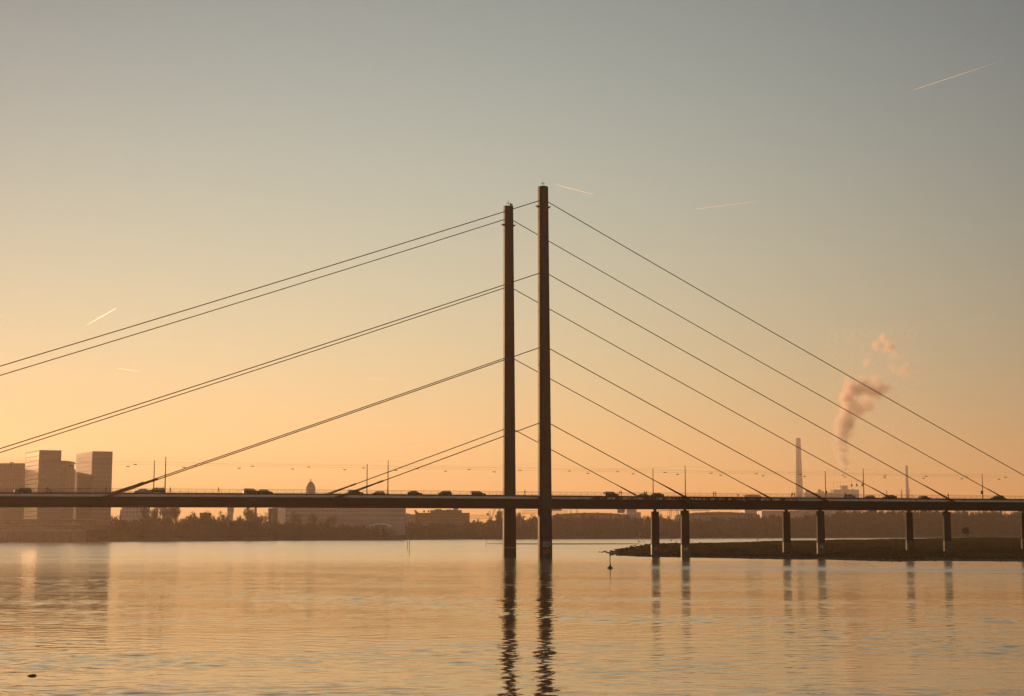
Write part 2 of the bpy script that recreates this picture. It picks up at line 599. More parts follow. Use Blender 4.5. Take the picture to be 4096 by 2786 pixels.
meadow_material()
mm = MB()
mcols = [2436 + (4400 - 2436) * (i / 150) for i in range(151)] + [4500, 4700, 5000, 5400]
nt = 44
for ci, px in enumerate(mcols):
    pxe = min(px, 4400)
    f0, cd, cz = meadow_profile(pxe)
    for k in range(nt):
        t = k / (nt - 1)
        Y = f0 - 6 + (cd + 70 - f0 + 6) * t ** 1.5
        z = meadow_z(pxe, Y)
        u = (px - CX) / F
        grow = min(1, (px - 2436) / 60)
        if z > 0.05:
            z += (mrnd.uniform(-.07, .07) + 0.16 * math.sin(px * .023 + Y * .07) * math.sin(Y * .05)) * grow
        if f0 - 3 < Y < f0 + 12:
            Y += mrnd.uniform(-1.5, 1.5)
        mm.v.append((u * Y / CP, Y, z))
for i in range(len(mcols) - 1):
    for k in range(nt - 1):
        a = i * nt + k
        mm.f.append((a, a + nt, a + nt + 1, a + 1))
        mm.m.append(0)
tag(mm.build('meadow', MATS['meadow_grass'], smooth=True), 'dark grassy river meadow ending in a stony point', None, None, 'structure')

# rough winter grass and shoreline rubble on the meadow: uncountable, one object each
mat('dry_grass', (0.09, 0.062, 0.02), 0.95, 0, 0.6, 0.3)
grng = np.random.default_rng(31)
GV, GF = [], []
SV, SF = [], []
for i in range(16000):
    px = grng.uniform(2470, 4400)
    f0, cd, cz = meadow_profile(px)
    Y = f0 + 5 + (cd + 8 - f0) * grng.random() ** 1.4
    if math.sin(px * .031 + Y * .021) + math.sin(px * .011 - Y * .043) + grng.normal(0, .8) < .7:
        continue
    z = meadow_z(px, Y) - .05
    x = (px - CX) / F * Y / CP
    h_, w_ = grng.uniform(.15, .45), grng.uniform(.1, .3)
    a_ = grng.uniform(0, 3.14)
    dx, dy = math.cos(a_) * w_, math.sin(a_) * w_
    o_ = len(GV)
    GV += [(x - dx, Y - dy, z), (x + dx, Y + dy, z), (x + dx * 1.6 + grng.normal(0, .1), Y + dy * 1.6, z + h_), (x - dx * 1.6, Y - dy * 1.6, z + h_ * grng.uniform(.6, 1.1))]
    GF.append((o_, o_ + 1, o_ + 2, o_ + 3))
for i in range(2600):
    px = grng.uniform(2436, 4400)
    f0, cd, cz = meadow_profile(px)
    Y = f0 + grng.normal(1.5, 3.5)
    z = max(meadow_z(px, Y), -.02)
    x = (px - CX) / F * Y / CP
    r_ = grng.uniform(.12, .42) * (1.5 if px < 2560 else 1)
    o_ = len(SV)
    SV += [(x + r_ * grng.uniform(.8, 1.4) * sx_, Y + r_ * sy_, z - .08) for sx_, sy_ in ((-1, -1), (1, -1), (1, 1), (-1, 1))]
    SV += [(x + r_ * .5 * sx_, Y + r_ * .5 * sy_, z + r_ * grng.uniform(.4, .8)) for sx_, sy_ in ((-1, -1), (1, -1), (1, 1), (-1, 1))]
    SF += [tuple(o_ + k for k in q) for q in ((4, 5, 6, 7), (0, 1, 5, 4), (1, 2, 6, 5), (2, 3, 7, 6), (3, 0, 4, 7))]
for nm_, V_, F_, m_, lb_ in (('grass', GV, GF, 'dry_grass', 'tufts of dry winter grass all over the river meadow'), ('rubble', SV, SF, 'stone', 'loose rubble stones along the water line of the meadow')):
    me_ = bpy.data.meshes.new(nm_)
    me_.from_pydata(V_, [], F_)
    me_.materials.append(MATS[m_])
    tag(link(nm_, me_), lb_, nm_, None, 'stuff')

# sandbar far out in the river
sb = MB()
srnd = random.Random(5)
xs = list(range(1950, 2560, 15))
for px in xs:
    t = (px - 1950) / 600
    wid = 42 * math.sin(math.pi * min(1, max(0.02, t * 0.95 + 0.02))) ** 0.6
    Yc = 1010 + srnd.uniform(-6, 6)
    for k, o in enumerate((-1, -.5, 0, .5, 1)):
        Y = Yc + o * wid * 1.3
        sb.v.append(((px - CX) / F * Y / CP, Y, -0.1 if abs(o) == 1 else 0.25 + srnd.uniform(-.05, .05)))
for i in range(len(xs) - 1):
    for k in range(4):
        a = i * 5 + k
        sb.f.append((a, a + 5, a + 6, a + 1))
        sb.m.append(0)
tag(sb.build('sandbar', MATS['wet_sand'], smooth=True), 'long flat sandbar of wet sand lying mid river', None, None, 'structure')

# ------------------------------------------------------------------ the bridge
BX, BY, TH = 4.4933, 471.8058, 0.3621
W_PYL, W_PIER = 14.98, 10.57
AX = Vector((math.cos(TH), math.sin(TH), 0))
AN = Vector((-math.sin(TH), math.cos(TH), 0))
ZT = [(-300, 17.3), (-149, 18.26), (-109, 18.49), (-64, 18.64), (0, 18.68), (80, 18.76), (166, 18.86), (300, 18.95)]
S0, S1 = -285.0, 285.0


def ztop(s):
    return interp(s, ZT)


def bw(s, w, z):
    """bridge coordinates (along, across, height) to world"""
    return Vector((BX, BY, z)) + AX * s + AN * w


bridge = thing('bridge', 'long cable-stayed road bridge with twin slender dark pylons crossing the river', 'bridge', (BX, BY, 0), TH)


def strip(mb, w0, w1, d0, d1, step=15.0, s0=S0, s1=S1, mi=0):
    """bar along the deck following its camber, between depths d0 and d1 below the kerb top"""
    n = max(1, int(round((s1 - s0) / step)))
    o = len(mb.v)
    for k in range(n + 1):
        s = s0 + (s1 - s0) * k / n
        z = ztop(s)
        mb.v += [(s, w0, z - d1), (s, w1, z - d1), (s, w1, z - d0), (s, w0, z - d0)]
    for k in range(n):
        a, b = o + 4 * k, o + 4 * k + 4
        for i in range(4):
            j = (i + 1) % 4
            mb.f.append((a + i, a + j, b + j, b + i))
            mb.m.append(mi)
    mb.f += [(o + 3, o + 2, o + 1, o), tuple(o + 4 * n + i for i in range(4))]
    mb.m += [mi, mi]
    return mb


strip(MB(), -14.0, 14.0, 0.42, 0.8).build('deck_slab', MATS['steel_dark'], bridge)
strip(MB(), -10.4, 10.4, 0.08, 0.415).build('roadway', MATS['asphalt'], bridge)
for sgn in (-1, 1):
    a, b = sorted((sgn * 10.55, sgn * 13.9))
    strip(MB(), a, b, 0.01, 0.415).build('footway', MATS['asphalt'], bridge)
    a, b = sorted((sgn * 13.92, sgn * 14.18))
    strip(MB(), a, b, 0.0, 0.398).build('kerb_beam', MATS['steel_brown'], bridge)
    a, b = sorted((sgn * 8.4, sgn * 13.5))
    strip(MB(), a, b, 0.803, 3.58).build('box_girder', MATS['girder_paint'], bridge)
for k in range(int((S1 - S0) / 16.25) + 1):
    s = S0 + 5 + k * 16.25
    if s > S1 - 3:
        break
    z = ztop(s)
    MB().box(s - .25, s + .25, -8.38, 8.38, z - 2.6, z - 0.81).build('cross_girder', MATS['steel_dark'], bridge)


def fascia_material():
    m = mat('fascia_paint', (0.62, 0.58, 0.52), 0.7, 0, 0.18, 0.4)
    N, L = m.node_tree.nodes, m.node_tree.links
    b = N['Principled BSDF']
    src = b.inputs['Base Color'].links[0].from_socket
    tc = N.new('ShaderNodeTexCoord')
    mp = N.new('ShaderNodeMapping')
    mp.inputs['Scale'].default_value = (0.55, 0.1, 0.12)
    L.new(tc.outputs['Object'], mp.inputs[0])
    nz = N.new('ShaderNodeTexNoise')
    nz.inputs['Scale'].default_value = 1.0
    nz.inputs['Detail'].default_value = 5
    nz.inputs['Roughness'].default_value = 0.7
    L.new(mp.outputs[0], nz.inputs['Vector'])
    sp = N.new('ShaderNodeSeparateXYZ')
    L.new(tc.outputs['Object'], sp.inputs[0])
    m1 = N.new('ShaderNodeMapRange')        # the rusted stretch of the edge right of the pylon
    m2 = N.new('ShaderNodeMapRange')
    for n_, v in ((m1, (7, 14, 0, 1)), (m2, (72, 100, 1, 0))):
        for i, x in enumerate(v):
            n_.inputs[1 + i].default_value = x
        L.new(sp.outputs['X'], n_.inputs[0])
    mu = N.new('ShaderNodeMath')
    mu.operation = 'MULTIPLY'
    L.new(m1.outputs[0], mu.inputs[0])
    L.new(m2.outputs[0], mu.inputs[1])
    ad = N.new('ShaderNodeMath')
    ad.operation = 'MULTIPLY_ADD'
    L.new(mu.outputs[0], ad.inputs[0])
    ad.inputs[1].default_value = 0.22
    L.new(nz.outputs['Fac'], ad.inputs[2])
    mr = N.new('ShaderNodeMapRange')
    mr.inputs[1].default_value = 0.62
    mr.inputs[2].default_value = 0.74
    L.new(ad.outputs[0], mr.inputs[0])
    mx = N.new('ShaderNodeMix')
    mx.data_type = 'RGBA'
    L.new(mr.outputs[0], mx.inputs[0])
    L.new(src, mx.inputs[6])
    mx.inputs[7].default_value = (0.085, 0.035, 0.02, 1)
    L.new(mx.outputs[2], b.inputs['Base Color'])
    return m


fascia_material()
PL = 5.0
for sgn in (-1, 1):
    for k in range(int((S1 - S0) / PL)):
        s = S0 + k * PL
        a, b = sorted((sgn * 14.01, sgn * 14.26))
        strip(MB(), a, b, 0.40, 1.06, 5, s + .02, s + PL - .02).build('fascia_panel', MATS['fascia_paint'], bridge)

# railings: rails are parts, the hundreds of bars are one part
for sgn in (-1, 1):
    rail_root = strip(MB(), sgn * 14.07 - .035, sgn * 14.07 + .035, -1.10, -1.03).build('railing', MATS['steel_brown'], bridge)
    for d in (0.72, 0.30):
        strip(MB(), sgn * 14.07 - .025, sgn * 14.07 + .025, -d - .05, -d).build('rail', MATS['steel_brown'], rail_root)
    bars = MB()
    s = S0
    k = 0
    while s < S1:
        z = ztop(s)
        full = k % 3 == 0
        w = 0.03 if full else 0.018
        y = sgn * 14.07
        if full:
            bars.box(s - w, s + w, y - .02, y + .02, z, z + 1.031)
        else:
            bars.box(s - w, s + w, y - .015, y + .015, z + .771, z + 1.029)
            bars.box(s + .35 - w, s + .35 + w, y - .015, y + .015, z, z + .299)
        s += 0.75
        k += 1
    tag(bars.build('railing_bars', MATS['steel_brown'], rail_root), kind='stuff')

# pylons: T-shaped steel box, flange to the deck, stem outward, tapering upward
PTOP = 112.4


def pyl_half(z):
    t = z / PTOP
    return 2.05 - 0.62 * t, -0.38 * t          # half width along the bridge, lean of the centre line


def pylon_section(z, sgn, grow=0.0):
    h, c = pyl_half(z)
    f0, f1 = 14.30, 15.66
    st = 0.62 * h
    sd = 16.35
    pts = [(-h, f0), (h, f0), (h, f1), (st, f1), (st * 0.92, sd), (-st * 0.92, sd), (-st, f1), (-h, f1)]
    out = []
    for s, w in pts:
        gs = math.copysign(grow, s)
        gw = grow if w > 15 else (0.0)
        out.append((c + s + gs, sgn * (w + gw)))
    return out


def pylon_block(mb, z0, z1, sgn, grow=0.0):
    a, b = pylon_section(z0, sgn, grow), pylon_section(z1, sgn, grow)
    n = len(a)
    vs = [(s, w, z0) for s, w in a] + [(s, w, z1) for s, w in b]
    fs = [(k, (k + 1) % n, n + (k + 1) % n, n + k) for k in range(n)] + [tuple(range(n - 1, -1, -1)), tuple(range(n, 2 * n))]
    if sgn > 0:
        fs = [f for f in fs]
    return mb.add(vs, fs)


def antenna(parent, s, w, z):
    mb = MB()
    mb.tube((s, w, z), (s, w, z + 1.9), .05, .04, 6)
    for dx in (-.55, -.2, .2, .55):
        mb.tube((s + dx, w, z + .75), (s + dx, w, z + 1.3), .045, .045, 5)
    mb.tube((s - .55, w, z + .8), (s + .55, w, z + .8), .035, .035, 5)
    mb.tube((s - .3, w, z + 1.05), (s + .3, w, z + 1.05), .03, .03, 5)
    mb.build('antenna', MATS['mast_paint'], parent)


for sgn, nm in ((-1, 'near pylon, the taller looking of the two'), (1, 'far pylon standing behind the deck')):
    body = pylon_block(MB(), -0.5, PTOP, sgn).build('pylon', MATS['steel_brown'], bridge)
    body['label'] = nm
    k = 0
    z = 104.2
    while z > 4:
        pylon_block(MB(), z, z + 0.14, sgn, 0.05).build('seam_band', MATS['steel_dark'], body)
        z -= 7.55
        k += 1
    for side in (-1, 1):
        h, c = pyl_half(106.6)
        mb = MB()
        x = c + side * h
        x0, x1 = sorted((x - side * .02, x + side * .95))
        mb.box(x0, x1, sgn * 15 - .5, sgn * 15 + .5, 106.2, 106.34)
        xa, xb = sorted((x - side * .02, x + side * .55))
        mb.box(xa, xb, sgn * 15 - .3, sgn * 15 + .3, 105.85, 106.21)
        mb.build('cable_bracket', MATS['steel_dark'], body)
    antenna(body, -0.38, sgn * 15, PTOP)
    if sgn > 0:
        for (dx, rr, zz) in ((0.55, .48, .55), (1.0, .42, .35)):
            d = MB()
            d.lathe([(.02, 0), (rr * .6, .06), (rr, .22), (rr * .97, .26), (rr * .55, .12), (.02, .08)], 14)
            o = d.build('dish', MATS['galvanised'], body)
            o.location = (dx - .38, 14.9, PTOP + zz)
            o.rotation_euler = (R(100), 0, R(30))
            MB().tube((dx - .38, 14.9, PTOP - .01), (dx - .38, 14.9, PTOP + zz), .05, .05, 6).build('dish_post', MATS['mast_paint'], body)

# graffiti on the near pylon base and the collar line on the far one


def strokes(parent, mat_, segs, w_face, s_off, z_off, sc, thick=0.16, name='graffiti'):
    mb = MB()
    for (x0, y0, x1, y1) in segs:
        a, b = Vector((x0, 0, y0)) * sc, Vector((x1, 0, y1)) * sc
        d = (b - a).normalized()
        nrm = Vector((-d.z, 0, d.x)) * thick / 2
        a2, b2 = a - d * thick / 2, b + d * thick / 2
        q = [a2 - nrm, b2 - nrm, b2 + nrm, a2 + nrm]
        vs = [(p.x + s_off, w_face - e, p.z + z_off) for e in (0, 0.012) for p in q]
        mb.add(vs, [(0, 1, 2, 3), (7, 6, 5, 4), (0, 4, 5, 1), (1, 5, 6, 2), (2, 6, 7, 3), (3, 7, 4, 0)])
    return mb.build(name, mat_, parent)


near_pylon = [o for o in bridge.children if o.name.startswith('pylon') and 'near' in o['label']][0]
far_pylon = [o for o in bridge.children if o.name.startswith('pylon') and 'far' in o['label']][0]
GR = [(0.0, 0, 0.0, 1), (0, 1, .45, 1), (.45, 1, .55, .3), (.55, .3, 0, 0), (.1, .5, .4, .5),
      (.85, 0, .85, 1), (.85, 1, 1.35, 1), (1.35, 1, 1.35, 0), (.85, .5, 1.35, .5),
      (1.65, 1, 2.25, 1), (2.25, 1, 1.95, .55), (1.95, .55, 2.25, .35), (2.25, .35, 1.75, -.1), (0, -.3, 1.5, -.3)]
g1 = strokes(near_pylon, MATS['graffiti_pale'], GR, -16.36, -1.16, 3.9, 1.05, 0.2)
g1['label'] = 'pale block letter graffiti'
g2 = strokes(near_pylon, MATS['graffiti_red'], [(0, 0, .4, .35), (.4, .35, .9, .1), (.9, .1, 1.5, .5), (1.5, .5, 2.1, 0), (.2, -.4, 1.9, -.25)], -16.36, -1.1, 2.2, 1.0, 0.3)
g2['label'] = 'faded red graffiti'
for pz0, pz1, op in ((2.85, 3.05, far_pylon),):
    MB().box(-2.12, 2.05, 14.22, 14.299, pz0, pz1).build('painted_line', MATS['graffiti_pale'], op)

# piers
for k in range(1, 6):
    for sgn in (-1, 1):
        s = 48.75 * k
        w = sgn * W_PIER
        zt = ztop(s) - 3.58
        body = MB()
        h0, h1, d = 1.42, 1.30, 0.34
        vs = [(s + a * h0, w + b * d, -0.5) for a, b in ((-1, -1), (1, -1), (1, 1), (-1, 1))] + \
             [(s + a * h1, w + b * d, zt - 0.72) for a, b in ((-1, -1), (1, -1), (1, 1), (-1, 1))]
        body.add(vs, [(3, 2, 1, 0), (4, 5, 6, 7), (0, 1, 5, 4), (1, 2, 6, 5), (2, 3, 7, 6), (3, 0, 4, 7)])
        po = body.build('pier', MATS['pier_concrete'], bridge)
        zc = 1.0 + 0.5 * min(k, 4)
        cb = MB()
        hh = h0 - (h0 - h1) * (zc / 14)
        cb.box(s - hh - .03, s + hh + .03, w - d - .03, w + d + .03, -0.45, zc + 2.4)
        cb.build('base_coating', MATS['pier_coating'], po)
        MB().lathe([(.62, zt - .73), (.50, zt - .45), (.50, zt - .25), (.62, zt - .002)], 12, (s, w)).build('bearing', MATS['steel_dark'], po)
        if sgn < 0 and k <= 2 or (sgn > 0 and k == 1):
            gs = [(0, 0, .4, 1), (.4, 1, .8, 0), (.2, .5, .6, .5), (1.0, 0, 1.0, 1), (1.0, 1, 1.5, .8), (1.5, .8, 1.0, .5), (1.0, .5, 1.6, 0)]
            strokes(po, MATS['graffiti_pale'], gs, w - d - .032, s - .8, zc + .6, 1.0, .14)

# stay cables: harp, four per side of each pylon
CZ = (40.5, 63.2, 85.9, 108.25)
for sgn in (-1, 1):
    for k in range(4):
        for direction in (1, -1):
            s_end = 48.75 * (k + 1) if direction > 0 else -63.5 * (k + 1)
            h, c = pyl_half(CZ[k])
            p = Vector((c + direction * (h - .05), sgn * 15.0, CZ[k] - .35))
            q = Vector((s_end, sgn * 15.0, ztop(s_end) - 1.2))
            d = (q - p)
            sag = [p.lerp(q, t) - Vector((0, 0, 1)) * (d.length ** 2 * 1.1e-5) * 4 * t * (1 - t) for t in [i / 10 for i in range(11)]]
            cab = MB().path(sag, .13, 8).build('stay_cable', MATS['cable_steel'], bridge)
            u = d.normalized()
            if direction > 0:
                MB().tube(q - u * 13, q + u * 1.5, .14, .42, 10).build('anchor_socket', MATS['steel_dark'], cab)
            else:
                an = MB()
                cl = q - u * 13.5
                an.tube(cl - u * .9, cl + u * .9, .26, .26, 8)
                up = Vector((0, sgn, 0)).cross(u).normalized()
                for i in range(4):
                    off = (i - 1.5) / 1.5 * .42
                    an.tube(cl + up * off * .3, q + up * off + u * 1.0, .07, .1, 5)
                    for j in range(1, 5):
                        if i < 3:
                            m_ = cl.lerp(q, j / 5)
                            an.tube(m_ + up * off * (.3 + .7 * j / 5), m_ + up * (off + .28) * (.3 + .7 * j / 5), .06, .06, 4)
                an.build('splayed_strands', MATS['cable_steel'], cab)
            # bracket that ties the cable to the girder
            y0, y1 = sorted((sgn * 13.5, sgn * 15.3))
            MB().box(s_end - .4, s_end + .4, y0 + .003, y1, ztop(s_end) - 3.2, ztop(s_end) - 1.06).build('anchor_bracket', MATS['girder_paint'], cab)

# ------------------------------------------------------------------ lamp masts, span wires and hanging lamps on the bridge
MAST_S = (-174.5, -111.0, -47.5, 48.6, 113.6, 178.2)
MG = 'lamp masts along the bridge deck'
mast_names = {(-111.0, -1): 'tall thin lamp mast on the near side, leftmost above the deck',
              (-111.0, 1): 'thin lamp mast on the far side beside the leftmost near mast',
              (-47.5, -1): 'tall thin near-side lamp mast midway between left edge and pylons',
              (-47.5, 1): 'thin far-side lamp mast midway between left edge and pylons',
              (48.6, -1): 'tall thin near-side lamp mast above the first pair of bridge piers',
              (48.6, 1): 'thin far-side lamp mast above the first pair of bridge piers',
              (113.6, -1): 'tall thin near-side lamp mast right of the hanging traffic signals',
              (113.6, 1): 'thin far-side lamp mast left of the hanging traffic signals',
              (178.2, 1): 'thin lamp mast carrying a dark box sign near the right edge',
              (178.2, -1): 'tall thin near-side lamp mast beyond the right edge',
              (-174.5, -1): 'tall thin near-side lamp mast beyond the left edge',
              (-174.5, 1): 'thin far-side lamp mast beyond the left edge'}
for s in MAST_S:
    for sgn in (-1, 1):
        base = bw(s, sgn * 11.4, ztop(s) - .01)
        t = thing('lamp_mast', mast_names[(s, sgn)], 'lamp mast', base, TH, MG)
        hgt = 28.4 - base.z
        MB().tube((0, 0, 0.25), (0, 0, hgt), .17, .10, 8).build('pole', MATS['mast_paint'], t)
        MB().box(-.22, .22, -.22, .22, 0, .25).build('base_plate', MATS['mast_paint'], t)
        MB().tube((0, 0, hgt - 2.2), (0, 0, hgt - 2.0), .16, .16, 8).build('wire_clamp', MATS['steel_dark'], t)
        if s == 178.2 and sgn > 0:
            MB().box(-.75, -.1, -.2, .2, 2.3, 3.5).build('sign_box', MATS['lamp_body'], t)
        if s == 113.6 and sgn > 0:
            MB().box(.1, .5, -.2, .2, 2.2, 3.0).build('control_cabinet', MATS['lamp_body'], t)

LAMP_Z = 26.35
rows_ = {-1: [-134.9 - 16.23 * 2 + 16.23 * i for i in range(22)], 1: [-134.8 - 15.85 * 2 + 15.85 * i for i in range(23)]}
for sgn, rowname in ((-1, 'upper'), (1, 'lower')):
    pts = [bw(s, sgn * 7.3, LAMP_Z + .62) for s in rows_[sgn]]
    w = MB().path(pts, .02, 4)
    nm = 'span wire carrying the %s row of hanging lamps' % rowname
    tag(w.build('span_wire', MATS['wire']), nm, 'wire', 'span wires above the roadway')
    # upper catenary that droops between the mast tops
    sup = sorted(list(MAST_S) + [0.0])
    cat = MB()
    for a, b in zip(sup[:-1], sup[1:]):
        L_ = b - a
        prev = None
        for i in range(13):
            f_ = i / 12
            p = bw(a + L_ * f_, sgn * (11.0 - 3.4 * math.sin(math.pi * f_)), 28.35 - 1.05 * 4 * f_ * (1 - f_))
            if prev:
                cat.tube(prev, p, .012, .012, 4)
            prev = p
    tag(cat.build('catenary_wire', MATS['wire']), 'drooping wire slung between the lamp mast tops of the %s lamp row' % rowname, 'wire', 'span wires above the roadway')

lamp0 = None
for sgn, rowname in ((-1, 'upper'), (1, 'lower')):
    vis = 0
    for s in rows_[sgn]:
        loc = bw(s, sgn * 7.3, LAMP_Z - .12)
        if lamp0 is None:
            lamp0 = thing('hanging_lamp', 'x', 'lamp')
            MB().box(-.46, .46, -.14, .14, 0, .15).build('housing', MATS['lamp_body'], lamp0)
            MB().box(-.2, .2, -.09, .09, .151, .24).build('ballast_box', MATS['lamp_body'], lamp0)
            for dx in (-.42, .42):
                MB().tube((dx, 0, .15), (dx, 0, .75), .025, .025, 4).build('hanger', MATS['wire'], lamp0)
            o = lamp0
        else:
            o = copy_tree(lamp0)
        o.location = loc
        o.rotation_euler = (0, 0, TH)
        tag(o, '%s hanging lamp from the left in the %s row over the road' % (ORD[vis], rowname), 'lamp', 'lamps hung over the roadway')
        vis += 1

# hanging lane signals between the masts right of centre
for i, px in enumerate((3392, 3412, 3434)):
    s = 113.0 + (i - 1) * .001
    c_w = (-3.2, 0.4, 4.0)[2 - i]
    u = (px - CX) / F
    # put it on the transverse span wire between the pair of masts
    b0 = bw(113.6, 0, 24.2)
    p = bw(113.6, 0, 0)
    den = AN.x - u * AN.y / CP
    wv = (u * p.y / CP - p.x) / den if abs(den) > 1e-6 else c_w
    loc = bw(113.6, wv, 23.2)
    t = thing('lane_signal', ORD[i] + ' of three round signals hung on the cross wire between two masts', 'signal', loc, TH, 'signals on the cross wire')
    MB().lathe([(.05, -.12), (.42, -.1), (.42, .1), (.05, .12)], 12).build('signal_head', MATS['lamp_body'], t).rotation_euler = (0, R(90), 0)
    MB().box(-.12, .14, -.18, .18, -.55, -.38).build('number_plate', MATS['lamp_body'], t)
    MB().tube((.05, 0, -.6), (.05, 0, 1.6), .03, .03, 5).build('drop_rod', MATS['wire'], t)
xw = MB()
xw.path([bw(113.6, -11.4, 24.6), bw(113.6, 0, 24.35), bw(113.6, 11.4, 24.6)], .02, 4)
xw.path([bw(113.6, -11.4, 22.6), bw(113.6, 11.4, 22.6)], .02, 4)
for wv in (6.2, 4.2, 2.2):
    xw.tube(bw(113.6, wv, 22.6), bw(113.6, wv, 24.6), .03, .03, 4)
tag(xw.build('cross_wire', MATS['wire']), 'wire frame spanning the road between a pair of masts, holding signals', 'wire')

# ------------------------------------------------------------------ cars
CAR_COL = {}
for nme, c in (('black', (0.012, 0.012, 0.014)), ('grey', (0.10, 0.10, 0.105)), ('silver', (0.38, 0.38, 0.39)), ('white', (0.6, 0.6, 0.58)), ('blue', (0.02, 0.03, 0.07)), ('red', (0.12, 0.015, 0.012)), ('brown', (0.06, 0.04, 0.03))):
    CAR_COL[nme] = mat('car_paint_' + nme, c, 0.45, 0.0, 0.06, 2.0, spec=0.25)

CARS = {
    # half width, length points: bonnet/tail heights, roof line (x, z)
    'hatchback': dict(L=4.1, low=[(-2.0, .28), (2.0, .28), (2.05, .55), (1.95, .78), (1.05, .92), (-1.85, .97), (-2.02, .75)], roof=[(1.05, .92), (.35, 1.42), (-1.35, 1.46), (-1.85, .97)], mid=(-.35,), h=1.46),
    'saloon': dict(L=4.6, low=[(-2.25, .28), (2.25, .28), (2.3, .52), (2.2, .74), (1.15, .9), (-1.5, .98), (-2.2, .96), (-2.3, .7)], roof=[(1.15, .9), (.35, 1.38), (-.8, 1.42), (-1.5, .98)], mid=(-.2,), h=1.42),
    'estate': dict(L=4.6, low=[(-2.2, .28), (2.25, .28), (2.3, .55), (2.2, .78), (1.2, .95), (-2.15, 1.0), (-2.25, .75)], roof=[(1.2, .95), (.4, 1.46), (-1.75, 1.5), (-2.15, 1.0)], mid=(-.3, -1.2), h=1.5),
    'suv': dict(L=4.6, low=[(-2.2, .36), (2.2, .36), (2.28, .68), (2.18, .95), (1.25, 1.08), (-2.1, 1.14), (-2.22, .85)], roof=[(1.25, 1.08), (.6, 1.62), (-1.7, 1.68), (-2.1, 1.14)], mid=(-.2, -1.1), h=1.68),
}
car_protos = {}


def car_proto(kind):
    sp = CARS[kind]
    t = thing('car', 'x', 'car')
    hw = .88
    P = MATS
    low = sp['low']
    b = MB()
    n = len(low)
    # lower body with slightly drawn-in sills and shoulders
    ys = lambda z: hw - .05 if z < .4 else (hw if z < .85 else hw - .03)
    vs = [(x, -ys(z), z) for x, z in low] + [(x, ys(z), z) for x, z in low]
    fs = [tuple(range(n)), tuple(range(2 * n - 1, n - 1, -1))] + [(k, n + k, n + (k + 1) % n, (k + 1) % n) for k in range(n)]
    b.add(vs, fs)
    b.build('body', CAR_COL['black'], t)
    r = sp['roof']
    gw, rw = hw - .06, hw - .22
    a0, a1, a2, a3 = r
    roof = MB()
    vs = [(a1[0] + .06, s * rw, a1[1] - .03) for s in (-1, 1)] + [(a2[0] - .06, s * rw, a2[1] - .03) for s in (1, -1)]
    mx_ = ((a1[0] + a2[0]) / 2)
    top = [(a1[0] - .05, -rw + .06, a1[1] + .03), (a1[0] - .05, rw - .06, a1[1] + .03), (a2[0] + .05, rw - .06, a2[1] + .03), (a2[0] + .05, -rw + .06, a2[1] + .03)]
    roof.add(vs + top, [(3, 2, 1, 0), (4, 5, 6, 7), (0, 1, 5, 4), (1, 2, 6, 5), (2, 3, 7, 6), (3, 0, 4, 7)])
    roof.build('roof', CAR_COL['black'], t)
    for s in (-1, 1):
        for (bx, bz), (tx, tz) in ((a0, a1), (a3, a2)):
            MB().tube((bx, s * gw, bz), (tx, s * rw, tz), .055, .045, 5).build('pillar', CAR_COL['black'], t)
        for mx in sp['mid']:
            zt_ = a1[1] + (a2[1] - a1[1]) * (a1[0] - mx) / (a1[0] - a2[0])
            zb_ = a0[1] + (a3[1] - a0[1]) * (a0[0] - mx) / (a0[0] - a3[0])
            MB().tube((mx, s * gw, zb_ - .02), (mx - .05, s * rw, zt_), .07, .055, 5).build('pillar', CAR_COL['black'], t)
        xs_b = [a0[0] - .12] + list(sp['mid']) + [a3[0] + .12]
        xs_t = [a1[0] - .02] + list(sp['mid']) + [a2[0] + .02]
        for i in range(len(xs_b) - 1):
            q = []
            for xx, zz, yy in ((xs_b[i], None, gw), (xs_b[i + 1], None, gw), (xs_t[i + 1], 1, rw), (xs_t[i], 1, rw)):
                if zz is None:
                    z_ = a0[1] + (a3[1] - a0[1]) * (a0[0] - xx) / (a0[0] - a3[0])
                else:
                    z_ = a1[1] + (a2[1] - a1[1]) * (a1[0] - xx) / (a1[0] - a2[0]) - .03
                q.append((xx, s * yy, z_))
            MB().add(q, [(0, 1, 2, 3)]).build('side_window', P['car_glass'], t)
        for x in (low[0][0] + .72, low[1][0] - .78):
            wh = MB().tube((x, s * (hw - .2), .32), (x, s * (hw + .012), .32), .32, .32, 14).build('wheel', P['rubber'], t)
            MB().tube((x, s * (hw + .012), .32), (x, s * (hw + .03), .32), .21, .19, 10).build('rim', P['rim_metal'], wh)
        fx = low[3][0]
        MB().box(fx - .1, fx + .06, s * .62 - .16, s * .62 + .16, low[3][1] - .2, low[3][1] - .04).build('headlight', P['head_lamp_glass'], t)
        rx = low[-1][0]
        MB().box(rx - .03, rx + .1, s * .68 - .12, s * .68 + .12, low[-1][1] - .05, low[-1][1] + .14).build('tail_light', P['tail_lamp_red'], t)
        MB().box(a0[0] - .35, a0[0] - .2, s * (hw + .0) - .09, s * (hw + .0) + .09, a0[1] + .02, a0[1] + .15).build('wing_mirror', CAR_COL['black'], t)
    MB().add([(a0[0], -gw, a0[1]), (a0[0], gw, a0[1]), (a1[0], rw, a1[1] - .03), (a1[0], -rw, a1[1] - .03)], [(0, 1, 2, 3)]).build('windscreen', P['car_glass'], t)
    MB().add([(a3[0], -gw, a3[1]), (a3[0], gw, a3[1]), (a2[0], rw, a2[1] - .03), (a2[0], -rw, a2[1] - .03)], [(0, 1, 2, 3)]).build('rear_window', P['car_glass'], t)
    return t


